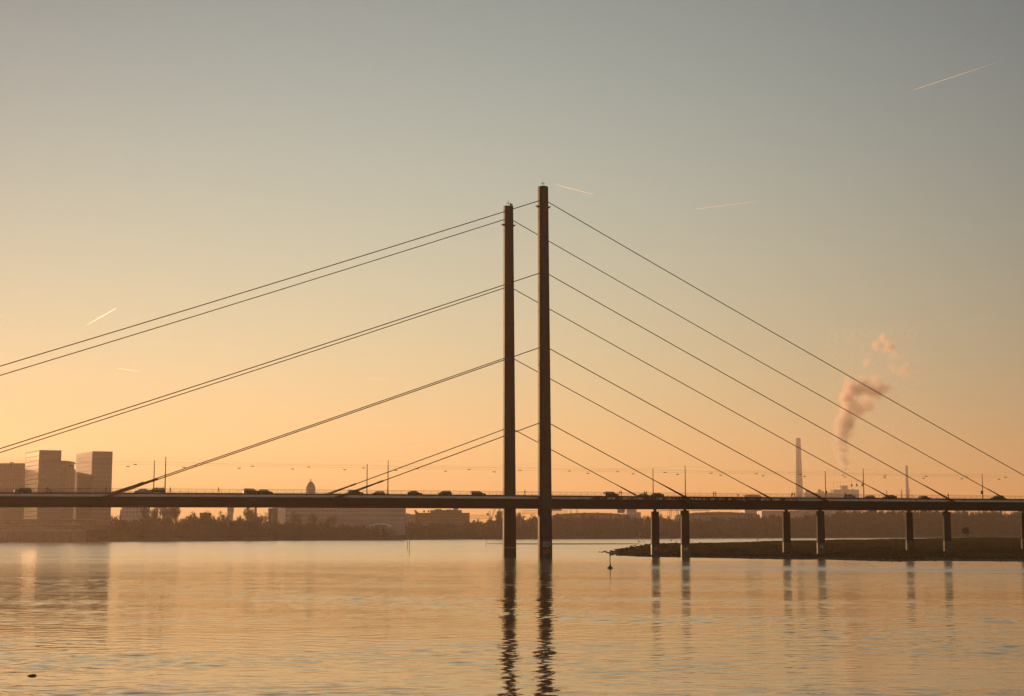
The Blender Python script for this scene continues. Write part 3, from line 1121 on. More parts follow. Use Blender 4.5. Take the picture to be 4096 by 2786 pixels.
def s_from_px(px, w):
    """position along the bridge of a thing on line w that shows at pixel column px"""
    u = (px - CX) / F
    zc = 19.5
    # depth along the optical axis d = Y*CP + (z-HC)*SP ; X = u*d
    p0 = Vector((BX, BY, 0)) + AN * w
    # X0 + a.x*s = u*((Y0 + a.y*s)*CP + (zc-HC)*SP)
    return (u * (p0.y * CP + (zc - HC) * SP) - p0.x) / (AX.x - u * AX.y * CP)


CAR_LIST = [
    # px centre, lane w, kind, paint, facing (+1 right), label
    (92, -5.2, 'estate', 'brown', -1, 'brown estate car at the extreme left end of the visible deck'),
    (569, -5.2, 'saloon', 'silver', -1, 'pale saloon car on the deck left of the leftmost mast pair'),
    (625, -5.2, 'suv', 'grey', -1, 'grey tall car with a pedestrian before it, at the leftmost mast pair'),
    (1004, -3.0, 'suv', 'black', 1, 'black off-roader close behind another dark car, left half of the deck'),
    (1060, -3.0, 'hatchback', 'black', 1, 'black hatchback just ahead of the black off-roader'),
    (1420, -3.0, 'estate', 'black', 1, 'black estate car under the lowest left stay cable'),
    (1512, 5.5, 'hatchback', 'grey', -1, 'small grey hatchback low behind the kerb between two masts'),
    (1656, -3.0, 'saloon', 'black', 1, 'black saloon right of the mast pair midway along the left deck'),
    (1778, -5.2, 'hatchback', 'blue', -1, 'dark blue hatchback facing left, second car left of the pylons'),
    (1910, -3.0, 'estate', 'black', 1, 'black estate car nearest to the left of the pylons'),
    (2443, -3.0, 'suv', 'black', 1, 'black off-roader nearest to the right of the pylons'),
    (2570, 5.5, 'saloon', 'grey', -1, 'grey saloon passing behind two pedestrians near the lowest right cable'),
    (2625, -5.2, 'saloon', 'black', -1, 'black saloon above the far pier of the first pier pair'),
    (3392, -5.2, 'saloon', 'silver', -1, 'pale saloon behind a pedestrian below the hanging signals'),
    (3476, 5.5, 'hatchback', 'grey', -1, 'small grey car just right of the mast by the signals'),
    (3558, -5.2, 'saloon', 'black', -1, 'black saloon at the foot of a far stay cable, right part of deck'),
    (3697, 5.5, 'hatchback', 'blue', 1, 'dark blue car low behind the kerb right of the slim chimney'),
    (3990, -5.2, 'estate', 'black', -1, 'black estate car at the right edge of the photo'),
]
for px, w, kind, paint, face, lab in CAR_LIST:
    if kind not in car_protos:
        t = car_protos[kind] = car_proto(kind)
    else:
        t = copy_tree(car_protos[kind])
    s = s_from_px(px, w)
    t.location = bw(s, w, ztop(s) - .078)
    t.rotation_euler = (0, 0, TH if face > 0 else TH + math.pi)
    tag(t, lab, 'car', 'cars crossing the bridge')
    for ch in t.children:
        if ch.name.split('.')[0] in ('body', 'roof', 'pillar', 'wing_mirror'):
            ch.material_slots[0].link = 'OBJECT'
            ch.material_slots[0].material = CAR_COL[paint]

# ------------------------------------------------------------------ people
CLOTH = {}
for nme, c in (('black', (.02, .02, .022)), ('navy', (.025, .03, .06)), ('brown', (.07, .045, .03)), ('grey', (.09, .09, .09)), ('red', (.18, .03, .03)), ('olive', (.05, .05, .03)), ('jeans', (.04, .05, .08))):
    CLOTH[nme] = mat('cloth_' + nme, c, 0.9, 0, 0.2, 6.0)


def person_mesh(pose, top, bottom, long_coat=False):
    """one continuous skinned body; faces get cloth or skin by where they lie"""
    st = {'walk': .34, 'stand': .05, 'stroll': .2, 'bend': .1}[pose]
    lean = {'walk': .05, 'stand': 0, 'stroll': .03, 'bend': .28}[pose]
    V, E, Rr = [], [], []

    def add(p, r, par=None):
        V.append(p)
        Rr.append(r)
        if par is not None:
            E.append((par, len(V) - 1))
        return len(V) - 1
    pel = add((0, 0, .95), (.15, .12))
    waist = add((lean * .3, 0, 1.12), (.135, .11), pel)
    chest = add((lean * .8, 0, 1.32), (.165, .12), waist)
    neck = add((lean * 1.1, 0, 1.47), (.06, .06), chest)
    head = add((lean * 1.25 + .02, 0, 1.58), (.088, .095), neck)
    add((lean * 1.3 + .02, 0, 1.70), (.07, .078), head)
    for sg in (-1, 1):
        hp = add((0, sg * .09, .88), (.095, .095), pel)
        kn = add((st * .5 * sg + .03, sg * .10, .50), (.065, .065), hp)
        an = add((st * sg - (.06 if sg < 0 else 0), sg * .10, .10), (.045, .045), kn)
        add((st * sg + .13, sg * .11, .045), (.04, .04), an)
        sh = add((lean * .9, sg * .19, 1.38), (.065, .065), chest)
        el = add((lean * .9 - st * .35 * sg - .02, sg * .25, 1.11), (.048, .048), sh)
        wr = add((lean * .9 - st * .6 * sg + .10 + (0.2 if pose == 'bend' else 0), sg * .24, .90), (.034, .034), el)
        add((lean * .9 - st * .6 * sg + .14 + (0.22 if pose == 'bend' else 0), sg * .235, .82), (.03, .03), wr)
    if long_coat:
        for dx in (-.08, .08):
            hem = add((dx, 0, .62), (.13, .13), pel)
    me = bpy.data.meshes.new('person_cage')
    me.from_pydata(V, E, [])
    ob = bpy.data.objects.new('person_cage', me)
    COL.objects.link(ob)
    sk = ob.modifiers.new('skin', 'SKIN')
    sk.use_smooth_shade = True
    ss = ob.modifiers.new('sub', 'SUBSURF')
    ss.levels = 1
    ss.render_levels = 1
    for i, d in enumerate(me.skin_vertices[0].data):
        d.radius = Rr[i]
        d.use_root = (i == 0)
    dg = bpy.context.evaluated_depsgraph_get()
    dg.update()
    out = bpy.data.meshes.new_from_object(ob.evaluated_get(dg))
    bpy.data.objects.remove(ob)
    zs = np.array([v.co.z for v in out.vertices])
    dz = zs.min()
    for v in out.vertices:
        v.co.z -= dz
    out.materials.clear()
    for m in (CLOTH[top], CLOTH[bottom], MATS['skin'], MATS['rubber']):
        out.materials.append(m)
    for p in out.polygons:
        c = p.center
        if c.z < .09:
            p.material_index = 3
        elif c.z < (.55 if long_coat else .84) and abs(c.y) < .2:
            p.material_index = 1
        elif c.z > 1.46 or (abs(c.y) > .2 and c.z < .88):
            p.material_index = 2
        else:
            p.material_index = 0
        p.use_smooth = True
    out.name = 'person_body'
    return out, lean


person_cache = {}


def person(label, loc, rz, pose='walk', top='black', bottom='black', coat=False, h=1.72, group=None):
    key = (pose, top, bottom, coat)
    if key not in person_cache:
        hair = MB()
        hair.lathe([(.02, -.02), (.085, -.03), (.098, .03), (.085, .08), (.04, .115), (.005, .12)], 12)
        me, lean = person_mesh(*key)
        person_cache[key] = (me, hair.mesh('hair', MATS['hair'], True), lean)
    me, hm, lean = person_cache[key]
    t = thing('person', label, 'person', loc, rz, group)
    k = h / 1.74
    t.scale = (k, k, k)
    link('body', me, t)
    link('hair', hm, t, (lean * 1.28 + .005, 0, 1.655))
    return t


PG = 'pedestrians on the bridge'
PEOPLE = [
    (185, 1, 'bend', 'brown', 'black', False, 'person leaning forward behind a pushchair at the left end of the deck'),
    (425, 1, 'stand', 'black', 'black', True, 'lone person at the railing just right of the right glass tower'),
    (628, -1, 'walk', 'black', 'jeans', False, 'person passing in front of the grey tall car by the leftmost masts'),
    (653, 1, 'walk', 'grey', 'black', False, 'person between the grey tall car and the leftmost near mast'),
    (680.5, 1, 'stroll', 'black', 'black', True, 'person in a long dark coat right of the leftmost near mast'),
    (875, -1, 'walk', 'navy', 'black', False, 'lone walker on the empty deck left of the two close cars'),
    (2099.4, 1, 'stroll', 'black', 'black', True, 'person in long dark coat between the two pylons'),
    (2476, 1, 'bend', 'red', 'black', False, 'child bending beside the black off-roader right of the pylons'),
    (2485, 1, 'stand', 'black', 'black', False, 'upright walker just right of the black off-roader'),
    (2578.6, -1, 'walk', 'black', 'jeans', False, 'left one of two walkers in front of the grey saloon'),
    (2586, -1, 'walk', 'grey', 'black', False, 'right one of two walkers in front of the grey saloon'),
    (2854, 1, 'stroll', 'black', 'black', True, 'person in long coat, left of a couple between the first two pier pairs'),
    (2862.5, 1, 'walk', 'navy', 'black', False, 'slimmer person, right of the couple between the first two pier pairs'),
    (3169, -1, 'walk', 'black', 'black', False, 'taller of the small group left of the big chimney'),
    (3177, -1, 'walk', 'brown', 'black', False, 'walker at the left foot of the big chimney'),
    (3383, -1, 'stroll', 'black', 'black', True, 'person in dark coat in front of the pale saloon below the signals'),
    (3793, 1, 'stand', 'black', 'black', True, 'large dark figure standing at the third stay cable anchor on the right'),
]
for px, face, pose, top, bottom, coat, lab in PEOPLE:
    w = -12.9
    s = s_from_px(px, w)
    person(lab, bw(s, w, ztop(s) - .008), TH if face > 0 else TH + math.pi, pose, top, bottom, coat, 1.78 if px == 3793 else 1.7, PG)
for px, hgt, lab in ((2948, 1.1, 'left of two small children between the second pier pair and the couple'), (2953, 1.15, 'right of two small children between the second pier pair and the couple'), (3165, 1.15, 'small child in the group left of the big chimney'), (3648, 1.3, 'small figure on the deck between the slim chimney and a dark blue car')):
    s = s_from_px(px, -12.6)
    person(lab, bw(s, -12.6, ztop(s) - .008), TH, 'stand', 'brown', 'black', False, hgt, PG)

# pushchair
s = s_from_px(197, -12.9)
t = thing('pushchair', 'dark pushchair pushed along the left end of the deck', 'pushchair', bw(s, -12.9, ztop(s) - .008), TH)
sh = MB()
sh.prism([(-.35, .45), (.35, .5), (.45, .85), (.1, .6), (-.3, .75)], -.22, .22)
sh.build('seat', CLOTH['black'], t)
MB().prism([(-.35, .75), (-.2, 1.0), (.1, 1.02), (.05, .8)], -.22, .22).build('hood', CLOTH['navy'], t)
fr = MB()
for y in (-.22, .22):
    fr.tube((-.65, y, 1.0), (.35, y, .2), .018, .018, 5).tube((-.35, y, .2), (.1, y, .6), .018, .018, 5)
fr.tube((-.65, -.22, 1.0), (-.65, .22, 1.0), .018, .018, 5)
fr.build('frame', MATS['galvanised'], t)
for x in (-.35, .38):
    for y in (-.25, .25):
        MB().tube((x, y - .025, .15), (x, y + .025, .15), .15, .15, 12).build('wheel', MATS['rubber'], t)

# walkers on the meadow
for px, py, top, lab in ((2704.5, 2181, 'black', 'lone walker on the meadow between the first pier pair'), (2842, 2196, 'black', 'walker standing on the meadow grass midway between first and second pier pair'), (3011, 2164, 'brown', 'small distant walker on the crest of the meadow left of the second pier pair')):
    best = None
    Y = 500.0
    while Y < 880:
        zz = meadow_z(px, Y)
        p = at(px, py, Y)
        if p.z <= zz + .02 and Y > 460:
            best = Vector((p.x, Y, zz))
            break
        Y += 2
    if best is None:
        f0, cd, cz = meadow_profile(px)
        best = Vector(((px - CX) / F * cd / CP, cd - 4, meadow_z(px, cd - 4)))
    person(lab, best - Vector((0, 0, .03)), R(30), 'stroll', top, 'black', True, 1.75, 'walkers on the meadow')


def dog(loc, label, rz):
    t = thing('dog', label, 'dog', loc, rz)
    V = [(0, 0, .5), (.35, 0, .54), (.52, 0, .66), (.68, 0, .68), (.8, 0, .64), (-.35, 0, .52), (-.55, 0, .6), (-.7, 0, .72)]
    E_ = [(0, 1), (1, 2), (2, 3), (3, 4), (0, 5), (5, 6), (6, 7)]
    rr = [.12, .14, .08, .085, .045, .12, .04, .025]
    for (x, par, back) in ((.33, 1, 0), (-.36, 5, 1)):
        for y in (-.09, .09):
            a = len(V)
            V += [(x + (.06 if back else 0), y, .34), (x - (.08 if back else 0), y, .2), (x, y, .03)]
            rr += [.055, .035, .03]
            E_ += [(par, a), (a, a + 1), (a + 1, a + 2)]
    me = bpy.data.meshes.new('dog_body')
    me.from_pydata(V, E_, [])
    ob = bpy.data.objects.new('body', me)
    COL.objects.link(ob)
    ob.modifiers.new('skin', 'SKIN').use_smooth_shade = True
    ob.modifiers.new('sub', 'SUBSURF').levels = 1
    for i, d in enumerate(me.skin_vertices[0].data):
        d.radius = (rr[i], rr[i])
        d.use_root = i == 0
    me.materials.append(CLOTH['brown'])
    ob.parent = t
    for y in (-.05, .05):
        MB().tube((.66, y, .73), (.62, y * 1.5, .84), .03, .008, 5).build('ear', CLOTH['brown'], t)


for i, px in enumerate((3861, 3866)):
    f0, cd, cz = meadow_profile(px)
    dog(Vector(((px - CX) / F * (cd - 6) / CP, cd - 6, meadow_z(px, cd - 6))), ('left' if i == 0 else 'right') + ' of two dogs on the meadow crest beside the leaning tree', R(10 + 160 * i))

# ------------------------------------------------------------------ river marks: buoy, beacons, mooring post, stones
p = on_water(2440.5, 2275)
t = thing('buoy', 'dark green pillar buoy floating in front of the meadow point', 'buoy', p)
MB().lathe([(.05, -.25), (.62, -.2), (.68, .05), (.60, .2), (.3, .42), (.16, .75), (.12, .85)], 18).build('float', MATS['buoy_green'], t, True)
pm = MB()
for k in range(3):
    a = k * 2.094
    pm.tube((.2 * math.cos(a), .2 * math.sin(a), .5), (.07 * math.cos(a), .07 * math.sin(a), 1.3), .03, .03, 5)
pm.build('leg', MATS['buoy_green'], t)
MB().lathe([(.09, .8), (.09, 2.55), (.12, 2.6), (.12, 2.75)], 10).build('mast', MATS['buoy_green'], t)
MB().lathe([(.16, 2.76), (.16, 2.85), (.015, 3.2)], 10).build('top_cone', MATS['buoy_green'], t)


def beacon(px, ybase, ytop, label, striped=False, topmark=False, r=.16):
    b = on_water(px, ybase)
    h = at(px, ytop, b.y).z
    t = thing('beacon_pole', label, 'beacon', b)
    n = 6
    for k in range(n):
        m = MATS['beacon_red'] if k % 2 else MATS['beacon_white']
        if not striped:
            m = MATS['mast_paint']
        z0 = -.3 if k == 0 else h * k / n
        MB().tube((0, 0, z0), (0, 0, h * (k + 1) / n - .004), r, r, 8).build('pole_section', m, t)
    if topmark:
        MB().lathe([(.35, h), (.02, h + .7)], 10).build('top_mark', MATS['mast_paint'], t)


beacon(1637, 2215, 2140, 'dark beacon pole with a cone top, nearer of the pair mid river', topmark=True, r=.1)
beacon(1629.8, 2198, 2132, 'dark beacon pole with cone, farther of the pair mid river', topmark=True, r=.12)
beacon(1944.5, 2185, 2141, 'thin beacon pole in the water left of the far pylon', striped=False, r=.12)
beacon(2560, 2179, 2128, 'striped pole standing behind the tip of the meadow', striped=True, r=.14)
beacon(292, 2169.5, 2131, 'red and white striped pole in the water below the glass towers', striped=True, r=.2)
beacon(3925, 2147.5, 2120, 'striped pole beyond the meadow near the right edge', striped=True, r=.2)

srnd = random.Random(21)


def stone_mesh(seed, r):
    rr = random.Random(seed)
    mb = MB()
    prof = [(.15, -.35), (.8, -.25), (1.0, .1), (.75, .5), (.25, .7)]
    mb.lathe([(a * r, b * r) for a, b in prof], 7)
    mb.v = [(x * rr.uniform(.75, 1.25), y * rr.uniform(.75, 1.25), z * rr.uniform(.8, 1.2)) for x, y, z in mb.v]
    return mb.mesh('stone', MATS['stone'])


smeshes = [stone_mesh(i, 1) for i in range(5)]
o = link('stone', stone_mesh(40, 1), None, on_water(130, 2705), (0, 0, 1.0))
o.scale = (.26, .26, .14)
o.data.materials.clear()
o.data.materials.append(MATS['rust'])
tag(o, 'rust-brown stone breaking the water at the bottom left corner', 'stone')
stones = [(2398, 2209, .5), (2410, 2210, .6), (2420, 2207, .8), (2428, 2212, .6), (2436, 2213, .9), (2444, 2216, .7), (2452, 2218, .8), (2462, 2216, .9), (2447, 2221, .6), (2470, 2222, .8), (2482, 2223, .7), (2466, 2200, 1.0), (2478, 2198, .9), (2490, 2196, .9), (2508, 2192, .9), (2525, 2187, 1.1), (2540, 2183, 1.0)]
for i, (px, py, r) in enumerate(stones):
    b = on_water(px, py + 1)
    o = link('stone', smeshes[i % 5], None, b, (0, 0, srnd.uniform(0, 6)))
    o.scale = (r * 1.3, r, r * .7)
    tag(o, '%s stone from the left among the boulders at the tip of the meadow' % ORD[i], 'stone', 'boulders at the meadow point')

# ------------------------------------------------------------------ vegetation


def tree_parts(seed, h, spread, levels=5, lean=0.0, dense=1.0):
    rr = random.Random(seed)
    trunk, crown = MB(), MB()

    def twig(p, q, w):
        d = (q - p).normalized()
        a = d.orthogonal().normalized()
        a.rotate(Matrix.Rotation(rr.uniform(0, 6.28), 3, d))
        crown.add([p - a * w, p + a * w, q + a * w * .35, q - a * w * .35], [(0, 1, 2, 3)])

    def grow(p, d, ln, r, lev):
        q = p + d * ln
        if lev < 2:
            trunk.tube(p, q, r, r * .7, 6 if lev == 0 else 5, caps=False)
        else:
            twig(p, q, max(r, .075))
        if lev >= levels:
            return
        n = rr.choice((3, 4)) if lev else rr.choice((4, 5))
        if lev >= 3:
            n = int(round(4 * dense))
        for i in range(n):
            f_ = rr.uniform(.45, 1.0) if lev else rr.uniform(.4, 1.0)
            b = p.lerp(q, f_)
            ax = Vector((rr.uniform(-1, 1), rr.uniform(-1, 1), rr.uniform(-.3, .3))).normalized()
            nd = (d * 1.0 + ax * spread * (1.0 if lev else .8) + Vector((0, 0, .25))).normalized()
            grow(b, nd, ln * rr.uniform(.55, .78), r * .5, lev + 1)
        if lev < 2:
            grow(q, (d + Vector((rr.uniform(-.2, .2), rr.uniform(-.2, .2), .2))).normalized(), ln * .7, r * .68, lev + 1)
    grow(Vector((0, 0, -.3)), Vector((lean, 0, 1)).normalized(), h * .36, h * .022, 0)
    zmax = max(v[2] for v in crown.v)
    k = h / zmax
    trunk.v = [(x * k, y * k, z * k) for x, y, z in trunk.v]
    crown.v = [(x * k, y * k, z * k) for x, y, z in crown.v]
    return trunk.mesh('trunk', MATS['bark']), crown.mesh('crown', MATS['twig'])


TREES = {'slim': tree_parts(1, 18, .42), 'broad': tree_parts(2, 15, .85), 'round': tree_parts(4, 13, .8, dense=1.6), 'tall': tree_parts(5, 22, .5), 'bush': tree_parts(9, 5, 1.0, levels=4, dense=1.5), 'leaning': tree_parts(11, 8, .8, lean=-.55)}
HT = {'slim': 18, 'broad': 15, 'round': 13, 'tall': 22, 'bush': 5, 'leaning': 8}
KIND_WORDS = {'slim': 'slim bare tree', 'broad': 'broad bare tree', 'round': 'dense rounded tree', 'tall': 'tall bare tree', 'bush': 'low bare bush', 'leaning': 'leaning bare tree'}
trnd = random.Random(77)


def tree(kind, px, ytop, where, off=30, Y=None, zb=None):
    Y = interp(px, BANK) + off if Y is None else Y
    zb = 3.6 if zb is None else zb
    top = at(px, ytop, Y)
    k = (top.z - zb) / HT[kind]
    t = thing('bush' if kind == 'bush' else 'bare_tree', KIND_WORDS[kind] + ' ' + where, 'bush' if kind == 'bush' else 'tree', (top.x, Y, zb), trnd.uniform(0, 6.28) if kind != 'leaning' else 0, 'trees on the far bank' if kind not in ('bush', 'leaning') else None)
    wk = k if k < 1.2 else 1.2 + (k - 1.2) * .5
    t.scale = (wk, wk, k)
    link('trunk', TREES[kind][0], t)
    link('crown', TREES[kind][1], t)
    return t


for kind, px, yt, where in (
        ('round', 488, 2060, 'left of the pale block, right of the stair mast'),
        ('slim', 581, 2012, 'at the right edge of the pale block under the deck'),
        ('round', 611, 2048, 'wide crown below the leftmost near mast'),
        ('tall', 628, 2008, 'behind the wide round crown under the leftmost masts'),
        ('tall', 655, 2005, 'reaching the deck right of the leftmost masts'),
        ('slim', 690, 2010, 'third tall one right of the pale block'),
        ('tall', 709, 2006, 'with spread fan of limbs left of the open sky gap'),
        ('round', 772, 2044, 'standing alone in the sky gap below the lone walker'),
        ('broad', 823, 2040, 'rising behind the small square block'),
        ('round', 852, 2058, 'just right of the small square block'),
        ('broad', 896, 2040, 'touching the left side of the round tower'),
        ('slim', 960, 2058, 'low in the gap right of the round tower'),
        ('tall', 989, 2014, 'bushy headed, left of the slim brick stack'),
        ('slim', 1006, 2030, 'immediately left of the slim brick stack'),
        ('round', 1022, 2052, 'in front of the foot of the slim brick stack'),
        ('broad', 1058, 2046, 'between the brick stack and the dark slotted block'),
        ('broad', 1185, 2040, 'in front of the left end of the office block'),
        ('broad', 1330, 2052, 'in front of the middle of the office block'),
        ('tall', 1250, 2045, 'below the domed tower'),
        ('round', 1905, 2074, 'under the gantry truss left of the far pylon'),
        ('broad', 1960, 2066, 'below the harbour crane left of the far pylon'),
        ('tall', 2001, 2034, 'touching the left edge of the far pylon'),
        ('tall', 2078, 2042, 'just right of the far pylon under the deck'),
        ('broad', 2132, 2052, 'left of the near pylon under the deck'),
        ('broad', 2240, 2058, 'first right of the near pylon'),
        ('broad', 2330, 2050, 'bushy one on the warehouse roofline'),
        ('slim', 2590, 2058, 'left of the first far pier'),
        ('broad', 2647, 2054, 'between the first pair of piers'),
        ('round', 2668, 2062, 'second between the first pair of piers'),
        ('round', 2800, 2072, 'right of the first pair of piers'),
        ('broad', 3080, 2056, 'wide one left of the second pair of piers'),
        ('round', 3190, 2066, 'between the second pair of piers'),
        ('broad', 3308, 2058, 'right of the second pair of piers'),
        ('tall', 3720, 2040, 'left of the last near pier'),
        ('tall', 3835, 2042, 'right of the last near pier'),
        ('tall', 3900, 2040, 'second right of the last near pier'),
        ('tall', 3965, 2041, 'near the right edge below the deck')):
    tree(kind, px, yt, where)
wr_ = random.Random(5)
for i, px in enumerate((2120, 2185, 2262, 2290, 2362, 2398, 2432, 2470, 2540, 2566, 2612, 2690, 2845, 2880, 2925, 2962, 3005, 3040, 3110, 3135, 3230, 3255, 3340, 3375, 3410, 3450, 3490, 3530, 3570, 3600, 3655, 3690, 3755, 3870, 3935, 3990)):
    tree(wr_.choice(('broad', 'broad', 'round', 'slim', 'tall')), px, interp(px, PROFILE) - wr_.uniform(0, 12), '%s' % ('counted %s from the near pylon to the right along the far bank' % (ORD + ['twenty-fifth', 'twenty-sixth', 'twenty-seventh', 'twenty-eighth', 'twenty-ninth', 'thirtieth', 'thirty-first', 'thirty-second', 'thirty-third', 'thirty-fourth', 'thirty-fifth', 'thirty-sixth'])[i]), off=wr_.uniform(14, 40))
f0, cd, cz = meadow_profile(3878)
tree('leaning', 3874, 2108, 'on the meadow crest near the right edge', Y=cd - 5, zb=meadow_z(3878, cd - 5))
for px, py, hpx, where in ((2098, 2181, 7, 'on the sandbar between the two pylons'), (2554, 2172, 9, 'in shallow water behind the meadow tip, left of the striped pole'), (2574, 2171.5, 7, 'in shallow water behind the meadow tip, right of the striped pole'), (2684, 2169, 11, 'in shallow water between the first pier pair'), (2764, 2170, 7, 'in shallow water right of the first near pier'), (2960, 2166, 6, 'on the far shallows midway to the second pier pair'), (3092, 2158, 9, 'at the water beyond the meadow, right of the small walker')):
    b = on_water(px, py)
    tree('bush', px, py - hpx, where, Y=b.y, zb=0)

# brushwood mass along the far bank (one uncountable thicket)
rng = np.random.default_rng(12)
NV, NF = [], []
nc = 9500
pxs = rng.uniform(-450, 4500, nc)
quads = []
for px in pxs:
    f_ = rng.random()
    Y = interp(px, BANK) + 14 + 55 * f_ * f_
    lump = 7 * math.sin(px * .071) * math.sin(px * .019 + 1) + 5 * math.sin(px * .23 + 2)
    yt = interp(px, PROFILE) + 9 + lump + rng.normal(0, 5) - (14 * rng.random() if rng.random() < .12 else 0) + (0 if f_ > .3 else rng.uniform(0, 34))
    topz = at(px, yt, Y).z
    x = (px - CX) / F * Y / CP
    zb = 2.6
    hgt = max(1.5, topz - zb)
    rad = rng.uniform(1.4, 3.6) * (Y / 1500)
    n = 16
    c = np.stack([rng.normal(0, rad * .55, n), rng.normal(0, rad * .55, n), rng.random(n) ** .8 * hgt], 1) + np.array([x, Y, zb])
    ln = rng.uniform(.8, 2.6, n) * (.5 + hgt / 20)
    dirs = np.stack([rng.normal(0, .5, n), rng.normal(0, .5, n), np.abs(rng.normal(.9, .3, n))], 1)
    dirs /= np.linalg.norm(dirs, axis=1)[:, None]
    sd = np.stack([rng.normal(0, 1, n), rng.normal(0, .5, n), rng.normal(0, .2, n)], 1)
    sd -= dirs * (sd * dirs).sum(1)[:, None]
    sd /= np.linalg.norm(sd, axis=1)[:, None]
    wd = rng.uniform(.16, .5, n)[:, None] * (Y / 1400)
    a = c - dirs * ln[:, None] * .5
    b = c + dirs * ln[:, None] * .5
    a[:, 2] = np.maximum(a[:, 2], 1.5)
    quads.append(np.stack([a - sd * wd, a + sd * wd, b + sd * wd * .4, b - sd * wd * .4], 1))
Q = np.concatenate(quads).reshape(-1, 3)
me = bpy.data.meshes.new('brushwood')
nq = len(Q) // 4
me.vertices.add(len(Q))
me.vertices.foreach_set('co', Q.astype(np.float32).ravel())
me.loops.add(nq * 4)
me.loops.foreach_set('vertex_index', np.arange(nq * 4, dtype=np.int32))
me.polygons.add(nq)
me.polygons.foreach_set('loop_start', np.arange(0, nq * 4, 4, dtype=np.int32))
me.materials.append(MATS['brushwood'])
me.update()
me.validate()
tag(link('brushwood', me), 'dark thicket of bare winter shrubs along the whole far bank', 'thicket', None, 'stuff')

# ------------------------------------------------------------------ buildings on the far bank


def pane_mesh(w, h, name='pane', m='glass_facade'):
    return MB().box(-w / 2, w / 2, -.06, .04, -h / 2, h / 2).mesh(name, MATS[m])


def corner_tower(name, label, pxs_, ytops, Y0, zb, floors, ncol_r, glassy_left):
    """tower seen at its corner: left corner, near corner, right corner pixels"""
    near = at(pxs_[1], ytops[1], Y0)
    HT_ = near.z
    hor = 2128.1
    Yl = Y0 * (hor - ytops[1]) / (hor - ytops[0])
    Yr = Y0 * (hor - ytops[1]) / (hor - ytops[2])
    L_ = at(pxs_[0], ytops[0], Yl)
    Rr_ = at(pxs_[2], ytops[2], Yr)
    base = Vector((near.x, near.y, zb))
    t = thing(name, label, 'building', base)
    A = Vector((L_.x - near.x, L_.y - near.y, 0))
    B = Vector((Rr_.x - near.x, Rr_.y - near.y, 0))
    H = HT_ - zb
    mb = MB()
    q = [Vector((0, 0, 0)), B, A + B, A]
    mb.add([tuple(p) for p in q] + [(p.x, p.y, H) for p in q], [(3, 2, 1, 0), (4, 5, 6, 7), (0, 1, 5, 4), (1, 2, 6, 5), (2, 3, 7, 6), (3, 0, 4, 7)])
    mb.build('wall', MATS['tower_frame'], t)
    fh = H / floors
    # window bays on the two visible faces
    for vec, ncol, side in ((B, ncol_r, 'r'), (A, max(4, int(A.length / 6.5)), 'l')):
        ln = vec.length
        ang = math.atan2(vec.y, vec.x)
        if side == 'l':
            ang += math.pi
        bwid = ln / (ncol + .6)
        pm_ = pane_mesh(bwid * (.66 if side == 'r' else .96), fh * (.74 if side == 'r' else .9), 'pane', 'glass_facade' if side == 'r' or glassy_left else 'tower_cladding')
        for f_ in range(floors):
            for c in range(ncol):
                o = vec * ((c + .8) / (ncol + .6))
                nrm = Vector((vec.y, -vec.x, 0)).normalized()
                if side == 'l':
                    nrm = -nrm
                if nrm.y > 0 and side == 'r':
                    nrm = -nrm
                ob = link('pane', pm_, t, Vector((o.x, o.y, (f_ + .5) * fh)) + nrm * .05, (0, 0, ang))
    mb = MB()
    mb.add([tuple(p + Vector((0, 0, H))) for p in q] + [(p.x, p.y, H + .9) for p in q], [(3, 2, 1, 0), (4, 5, 6, 7), (0, 1, 5, 4), (1, 2, 6, 5), (2, 3, 7, 6), (3, 0, 4, 7)])
    pr = mb.build('parapet', MATS['tower_cladding'], t)
    pr.location.z = .004
    return t


corner_tower('glass_tower', 'left glass tower with a bright reflecting side wall at the left edge', (102, 159.6, 246), (1816, 1805.4, 1807), 1225, 13, 16, 13, True)
corner_tower('glass_tower', 'right glass tower with gridded front standing free against the sky', (304.6, 371.7, 450.7), (1821.7, 1810, 1811.7), 1232, 13, 16, 12, False)


def block(name, label, px0, px1, ytop, Y, depth, m='plaster_grey', zb=4.5, cat='building', parapet=True, rz=0.0):
    a, b = at(px0, ytop, Y), at(px1, ytop, Y)
    W = b.x - a.x
    t = thing(name, label, cat, ((a.x + b.x) / 2, Y, zb), rz)
    H = a.z - zb
    MB().box(-W / 2, W / 2, 0, depth, 0, H).build('wall', MATS[m], t)
    if parapet:
        MB().box(-W / 2 - .15, W / 2 + .15, -.15, depth + .15, H, H + .5).build('roof', MATS['roof_grey'], t)
    t['H'], t['W'] = H, W
    return t


def windows(t, rows, cols, wf=.6, hf=.55, z0=.0, z1=1.0, m='glass_facade', x0=-.5, x1=.5):
    W, H = t['W'], t['H']
    cw, ch = W * (x1 - x0) / cols, H * (z1 - z0) / rows
    pm_ = pane_mesh(cw * wf, ch * hf, 'pane', m)
    for r_ in range(rows):
        for c in range(cols):
            link('window', pm_, t, (W * x0 + (c + .5) * cw, -.03, H * z0 + (r_ + .5) * ch))


def bands(t, zs, hgt, m='office_band', proud=.12):
    W, H = t['W'], t['H']
    for z in zs:
        MB().box(-W / 2 - .05, W / 2 + .05, -proud, -.002, z, z + hgt).build('floor_band', MATS[m], t)


